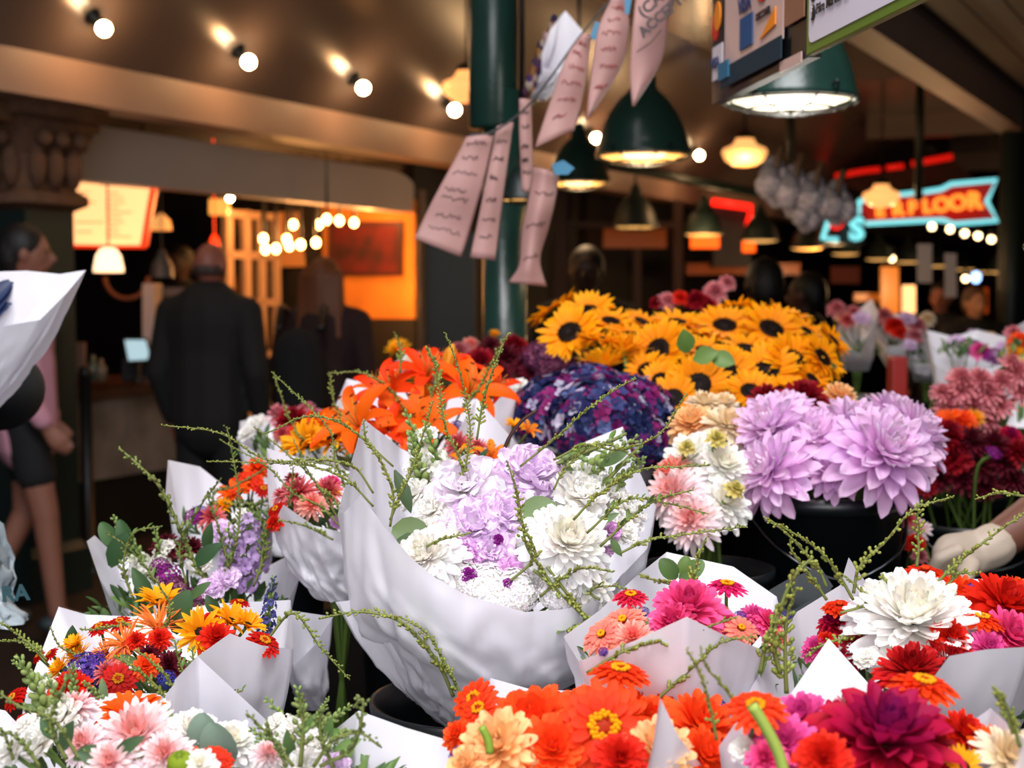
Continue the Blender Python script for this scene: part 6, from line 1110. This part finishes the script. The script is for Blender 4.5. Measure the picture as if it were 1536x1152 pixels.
# generic masses of single blooms: (kind, px, py, d, w)
def mass(items, base, name, cat, fmt, group, zb, bl):
    b = W(*base); bk = bucket(base[0], base[1], base[2], .12, .3, bl, zb=zb)
    for k, it in enumerate(items):
        kd, px, py, d, w = it[:5]
        loose(kd, px, py, d, w, (it[5] if len(it) > 5 else R.uniform(-.4, .4)), R.uniform(.3, .6), (b.x + .05 * math.cos(k * 2.4), b.y + .05 * math.sin(k * 2.4), zb + .02), name, it[6] if len(it) > 6 else fmt, cat, group)
mass([('crimson', 720, 545, 3.0, 56), ('maroon', 760, 540, 3.05, 60), ('crimson', 770, 522, 3.1, 50), ('maroon', 735, 525, 3.1, 50), ('maroon', 745, 562, 2.95, 56), ('maroon', 790, 550, 2.98, 54), ('maroon', 712, 565, 2.95, 50), ('scarlet', 778, 520, 3.12, 34)], (750, 640, 3.05), 'crimson_flower', 'flower', 'dark crimson bloom in the shaded bunch left of the sunflowers', 'crimson blooms left of the sunflowers', B2, 'dark bucket under the crimson blooms left of the sunflowers')
mass([('mauve', 812, 535, 2.9, 58), ('mauve', 845, 540, 2.92, 50), ('mauve', 825, 560, 2.85, 50), ('mauve', 862, 530, 2.96, 46), ('maroon', 838, 520, 3, 44), ('maroon', 800, 558, 2.9, 50), ('maroon', 862, 565, 2.84, 52)], (832, 640, 3.0), 'statice_head', 'flower', 'dusky purple statice head just left of the sunflowers', 'dusky statice heads left of the sunflowers', B2, 'dark bucket under the dusky statice')
mass([('rosy', 690, 530, 3.3, 44), ('coral', 670, 540, 3.3, 34), ('rosy', 660, 560, 3.2, 40), ('rufwh', 615, 545, 3.3, 36), ('ruff', 600, 555, 3.25, 34), ('ymum', 598, 525, 3.4, 44), ('rosy', 635, 540, 3.3, 34), ('coral', 705, 520, 3.4, 36), ('ymum', 742, 502, 3.4, 20)], (660, 640, 3.3), 'pink_flower', 'flower', 'small pinkish bloom in the loose row behind the orange lilies', 'small blooms behind the orange lilies', B2, 'dark bucket behind the orange lilies')
mass([('rosy', 1000, 452, 3.6, 34), ('scarlet', 1020, 448, 3.6, 30), ('crimson', 1045, 452, 3.6, 40), ('rosy', 1072, 440, 3.7, 44), ('rosy', 1090, 425, 3.8, 30), ('crimson', 1060, 458, 3.6, 34), ('crimson', 985, 455, 3.6, 26)], (1040, 560, 3.6), 'red_flower', 'flower', 'small red bloom just above the sunflower mass', 'red blooms above the sunflowers', B2, 'dark bucket behind the sunflowers')
PKL = [(1440, 585, 62), (1478, 590, 64), (1425, 612, 56), (1462, 612, 58), (1500, 575, 50), (1468, 570, 46), (1440, 568, 44), (1500, 610, 50), (1412, 590, 40), (1480, 635, 50), (1450, 640, 40), (1525, 560, 50), (1530, 590, 44), (1515, 545, 40)]
mass([('rosy', x, y, 3.0, w) for x, y, w in PKL], (1465, 700, 3.1), 'pink_dahlia', 'dahlia', 'dusty pink ball dahlia in the bunch right of the lilac dahlias', 'dusty pink dahlias at the right', B3, 'dark bucket under the dusty pink dahlias')
MRL = [(1420, 655, 62), (1455, 665, 64), (1490, 668, 60), (1430, 690, 62), (1470, 700, 60), (1505, 695, 56), (1405, 690, 50), (1445, 722, 56), (1480, 730, 50), (1525, 680, 54), (1415, 720, 50), (1520, 722, 46), (1390, 730, 40), (1400, 670, 40)]
mass([(('crimson', 'maroon', 'maroon')[k % 3], x, y, 2.75, w) for k, (x, y, w) in enumerate(MRL)] + [('magenta', 1515, 655, 2.8, 40), ('purp', 1490, 680, 2.68, 26)], (1455, 780, 2.85), 'crimson_dahlia', 'dahlia', 'deep crimson dahlia in the dark bunch at the right edge', 'deep crimson dahlias at the right', B2, 'dark bucket under the deep crimson dahlias')
mass([('ogerb', 1420, 632, 2.85, 50), ('orange', 1445, 634, 2.85, 46), ('ymum', 1462, 628, 2.88, 34), ('zfull', 1405, 640, 2.85, 36)], (1420, 740, 2.95), 'orange_dahlia', 'dahlia', 'orange bloom between the pink and the crimson dahlias', 'orange blooms at the right', B2, 'dark bucket under the orange blooms at the right')
mass([('blush', 1378, 795, 2.45, 40), ('scarlet', 1372, 815, 2.42, 34), ('redpink', 1362, 780, 2.45, 34), ('rosy', 1380, 835, 2.4, 30)], (1385, 900, 2.5), 'pink_flower', 'flower', 'low pink or red bloom beside the black bucket of lilac dahlias', 'low blooms right of the black bucket', B2, 'small dark bucket right of the lilac dahlia bucket')
# far bouquets on the right
FB = [('pale tissue cone standing tall right of the sunflowers', (1285, 556, 4.3), [(1308, 448, 4.3), (1318, 470, 4.2), (1290, 530, 4.1), (1262, 520, 4.15), (1255, 490, 4.3), (1275, 475, 4.4)], 'rosy 1255 465 4.3 34;rosy 1280 470 4.35 30;ruff 1292 480 4.3 30;redpink 1270 482 4.25 30;peach 1262 475 4.3 24'),
 ('far bouquet with a red bloom in white tissue beside the tall cone', (1352, 556, 4.5), [(1310, 500, 4.5), (1330, 520, 4.4), (1375, 515, 4.4), (1405, 520, 4.45), (1385, 480, 4.6), (1340, 470, 4.7)], 'scarlet 1342 490 4.45 34;rosy 1325 475 4.55 34;rosy 1375 490 4.5 34;ruff 1360 480 4.5 30;cream 1390 480 4.6 30;scarlet 1350 500 4.4 24'),
 ('folded white paper wrap with a sharp bright tip among the far bouquets', (1390, 572, 4.2), [(1380, 495, 4.2), (1405, 530, 4.1), (1400, 545, 4.1), (1370, 545, 4.1), (1355, 510, 4.25)], 'rosy 1372 505 4.2 30;ruff 1365 520 4.15 24'),
 ('wide lilac-white wrapped bouquet lying toward the right edge', (1440, 640, 3.7), [(1390, 495, 3.9), (1400, 545, 3.7), (1440, 565, 3.6), (1510, 545, 3.6), (1530, 510, 3.8), (1465, 495, 3.9), (1430, 505, 3.9)], 'purp 1455 522 3.75 34;pink 1470 528 3.7 34;purp 1490 535 3.68 30;ruff 1435 515 3.8 30;ruff 1505 525 3.75 30'),
 ('small white folded wrap near the right edge under the far heads', (1470, 590, 4.4), [(1465, 493, 4.4), (1440, 512, 4.35), (1480, 520, 4.3), (1500, 515, 4.35), (1490, 500, 4.5)], 'ruff 1460 505 4.4 26;peach 1485 508 4.4 26'),
 ('orange and pink bouquet cut by the right edge', (1530, 640, 3.5), [(1508, 500, 3.6), (1510, 545, 3.5), (1560, 560, 3.5), (1590, 500, 3.7), (1540, 480, 3.7)], 'ymum 1525 535 3.5 44;orange 1530 515 3.55 40;rosy 1520 500 3.6 30;peach 1535 550 3.45 34')]
for k, (lb, nk, rim, fl) in enumerate(FB): bouquet(lb, nk, rim, B3, fl, (nk[0], 510, nk[2], .06, .05, 30), seed=20 + k, n=60, m=12, br=.09, bh=.22, bulge=.8, bl='dark bucket under the ' + lb[:50])
lbox('black_crate', 1325, 712, 150, 214, 3.75, .3, TB, 'black crate on the bench right of the sunflowers', 'crate')
lbox('red_vase', 1350, 570, 24, 70, 3.8, .06, M_('red_plastic', '8e1a12', rough=.4), 'tall narrow red container standing among the far dark buckets', 'container')
lbox('grey_tray', 1310, 600, 90, 10, 3.77, .12, M_('grey_tray', '4a5254', rough=.4), 'grey tray on the bench right of the sunflowers', 'tray')
# dried bunches under plastic on the rail
for k, (px, py, w, nm) in enumerate(((1165, 268, 62, 'leftmost'), (1195, 282, 64, 'second from left'), (1225, 292, 62, 'third from left'), (1258, 300, 56, 'rightmost'), (1210, 318, 44, 'lowest'))):
    c = W(px, py, 5.0); o = thing('dried_bunch', c, 'greyish white dried flower bunch hung on the lamp rail, ' + nm, 'dried flowers', 'dried bunches on the rail')
    r = w * 5 / FP / 2
    for j, (dx, dz, q) in enumerate(((-.4, -.1, 1.2), (.4, -.3, 1.25), (0, .3, 1.3), (.1, -.6, 1.1))):
        flower('dried', None, None, c + V((dx * r, .02 * j, dz * r)), q * r * FP, R.uniform(-.3, .3), .3, o, None, up=-1.6, stem=False)
    mb = MB(); mb.tube([c, c + V((.0, 0, r * .9)), c + V((.02, 0, r * 1.6))], .012, 6); mb.build('tied_stems', M_('straw', '5a4028'), o)
# upside-down dried lavender bunch by the green post
c = W(822, 140, 3.3); o = thing('hanging_bouquet', c, 'upside-down dried bouquet in white paper hanging beside the green post', 'bouquet')
mb = MB(); wrapper(mb, PX([(848, 16), (877, 50), (868, 70), (850, 90), (838, 110), (812, 100), (813, 80), (825, 45)], 3.2), W(808, 150, 3.3), .02, .8, 60, 14, .005, 31); mb.build('wrapping_paper', PAPER, o)
mb = MB()
for k in range(60):
    f = R.random(); px = 800 + 40 * (1 - f) + R.uniform(-14, 10); py = 30 + 110 * f; mb.blob(W(px, py, 3.28), (.009, .009, .016), jit(H(R.choice(('2a2040', '3a2050', '4a2438', '8a5a30', 'a08a80'))), .2), 6, 4)
mb.build('dried_flowers', PETAL, o)
mb = MB(); mb.tube(PX([(806, 150), (790, 160), (786, 190)], 3.3), .008, 6, H('6a5a3a')); mb.tube([W(806, 150, 3.3), W(800, 150, 3.0)], .003, 5, H('3a2a1a')); mb.build('tied_stems', LEAF, o)
o = thing('plastic_wrap_sheet', W(1200, 900, 1.9), 'crumpled clear plastic sheet lying before the black bucket', 'wrap')
mb = MB(); wrapper(mb, PX([(1120, 905, ), (1180, 870), (1230, 850), (1250, 880), (1190, 915)], 1.8), W(1180, 960, 1.8), .04, .8, 50, 10, .01, 33); mb.build('film', M_('clear_film', '5a6062', rough=.15, trans=.4), o)
# ================================================================== camera, light
cam = bpy.data.cameras.new('camera'); co = bpy.data.objects.new('camera', cam); LINK(co)
co.location = CAM; co.rotation_euler = (PI / 2 - PITCH, 0, 0); cam.lens = 50; cam.sensor_width = 36; cam.clip_start = .05
cam.dof.use_dof = True; cam.dof.focus_distance = 1.56; cam.dof.aperture_fstop = 5.6; cam.dof.aperture_blades = 0
SC.camera = co
w = bpy.data.worlds.new('world'); SC.world = w; w.use_nodes = True
w.node_tree.nodes['Background'].inputs[0].default_value = (.75, .86, 1, 1); w.node_tree.nodes['Background'].inputs[1].default_value = .08
def area(name, loc, target, size, e, col, sy=None, spread=180):
    l = bpy.data.lights.new(name, 'AREA'); l.energy = e; l.color = col; l.size = size; l.spread = math.radians(spread)
    if sy: l.shape = 'RECTANGLE'; l.size_y = sy
    o = bpy.data.objects.new(name, l); LINK(o); o.location = loc; o.rotation_euler = (V(target) - V(loc)).to_track_quat('-Z', 'Y').to_euler(); return o
def point(name, loc, e, col, r=.05):
    l = bpy.data.lights.new(name, 'POINT'); l.energy = e; l.color = col; l.shadow_soft_size = r
    o = bpy.data.objects.new(name, l); LINK(o); o.location = loc; return o
area('daylight_overhead_opening', (-.1, -.1, 5.2), (.15, 2.2, 1.0), 3.0, 245, (1, .98, 1), 2.2, 150)
area('daylight_street_opening', (-.2, -1.7, 2.2), (0, 2, 1.2), 2.6, 64, (.97, .97, 1), 1.8, 150)
WM = (1, .42, .12)
point('near_pendant_light', c0 - V((0, 0, .08)), 7, (1, .95, .85), .12)
point('second_pendant_light', c1 - V((0, 0, .08)), 10, (1, .72, .42), .1)
point('third_pendant_light', c2 - V((0, 0, .08)), 8, (1, .68, .38), .1)
for k, (px, py, d, e) in enumerate(((450, 350, 9.4, 14), (545, 320, 9.9, 14), (600, 430, 9.9, 7), (380, 330, 9.9, 6), (560, 470, 9.8, 7))): point('cafe_light_%d' % k, W(px, py, d), e, WM, .08)
for k, (px, py, d, e) in enumerate(((1055, 360, 10.2, 15), (1250, 400, 12.5, 25), (1400, 410, 13, 30), (1117, 260, 9.2, 15), (1350, 420, 8, 15))): point('stall_light_%d' % k, W(px, py, d), e, (1, .6, .28), .08)
for px, py in ((156, 43), (373, 93), (545, 132), (682, 165), (894, 207), (1049, 233)):
    p = W(px, py, on_slope(px, py, .09)); point('soffit_bulb_light', p + nsl * .05, 4, (1, .5, .2), .03)
vs_ = SC.view_settings; vs_.view_transform = 'Standard'; vs_.look = 'None'; vs_.exposure = 0; vs_.gamma = 1; vs_.use_curve_mapping = False

for o in list(SC.objects):
    if o.parent is None: o.location.z -= GZ
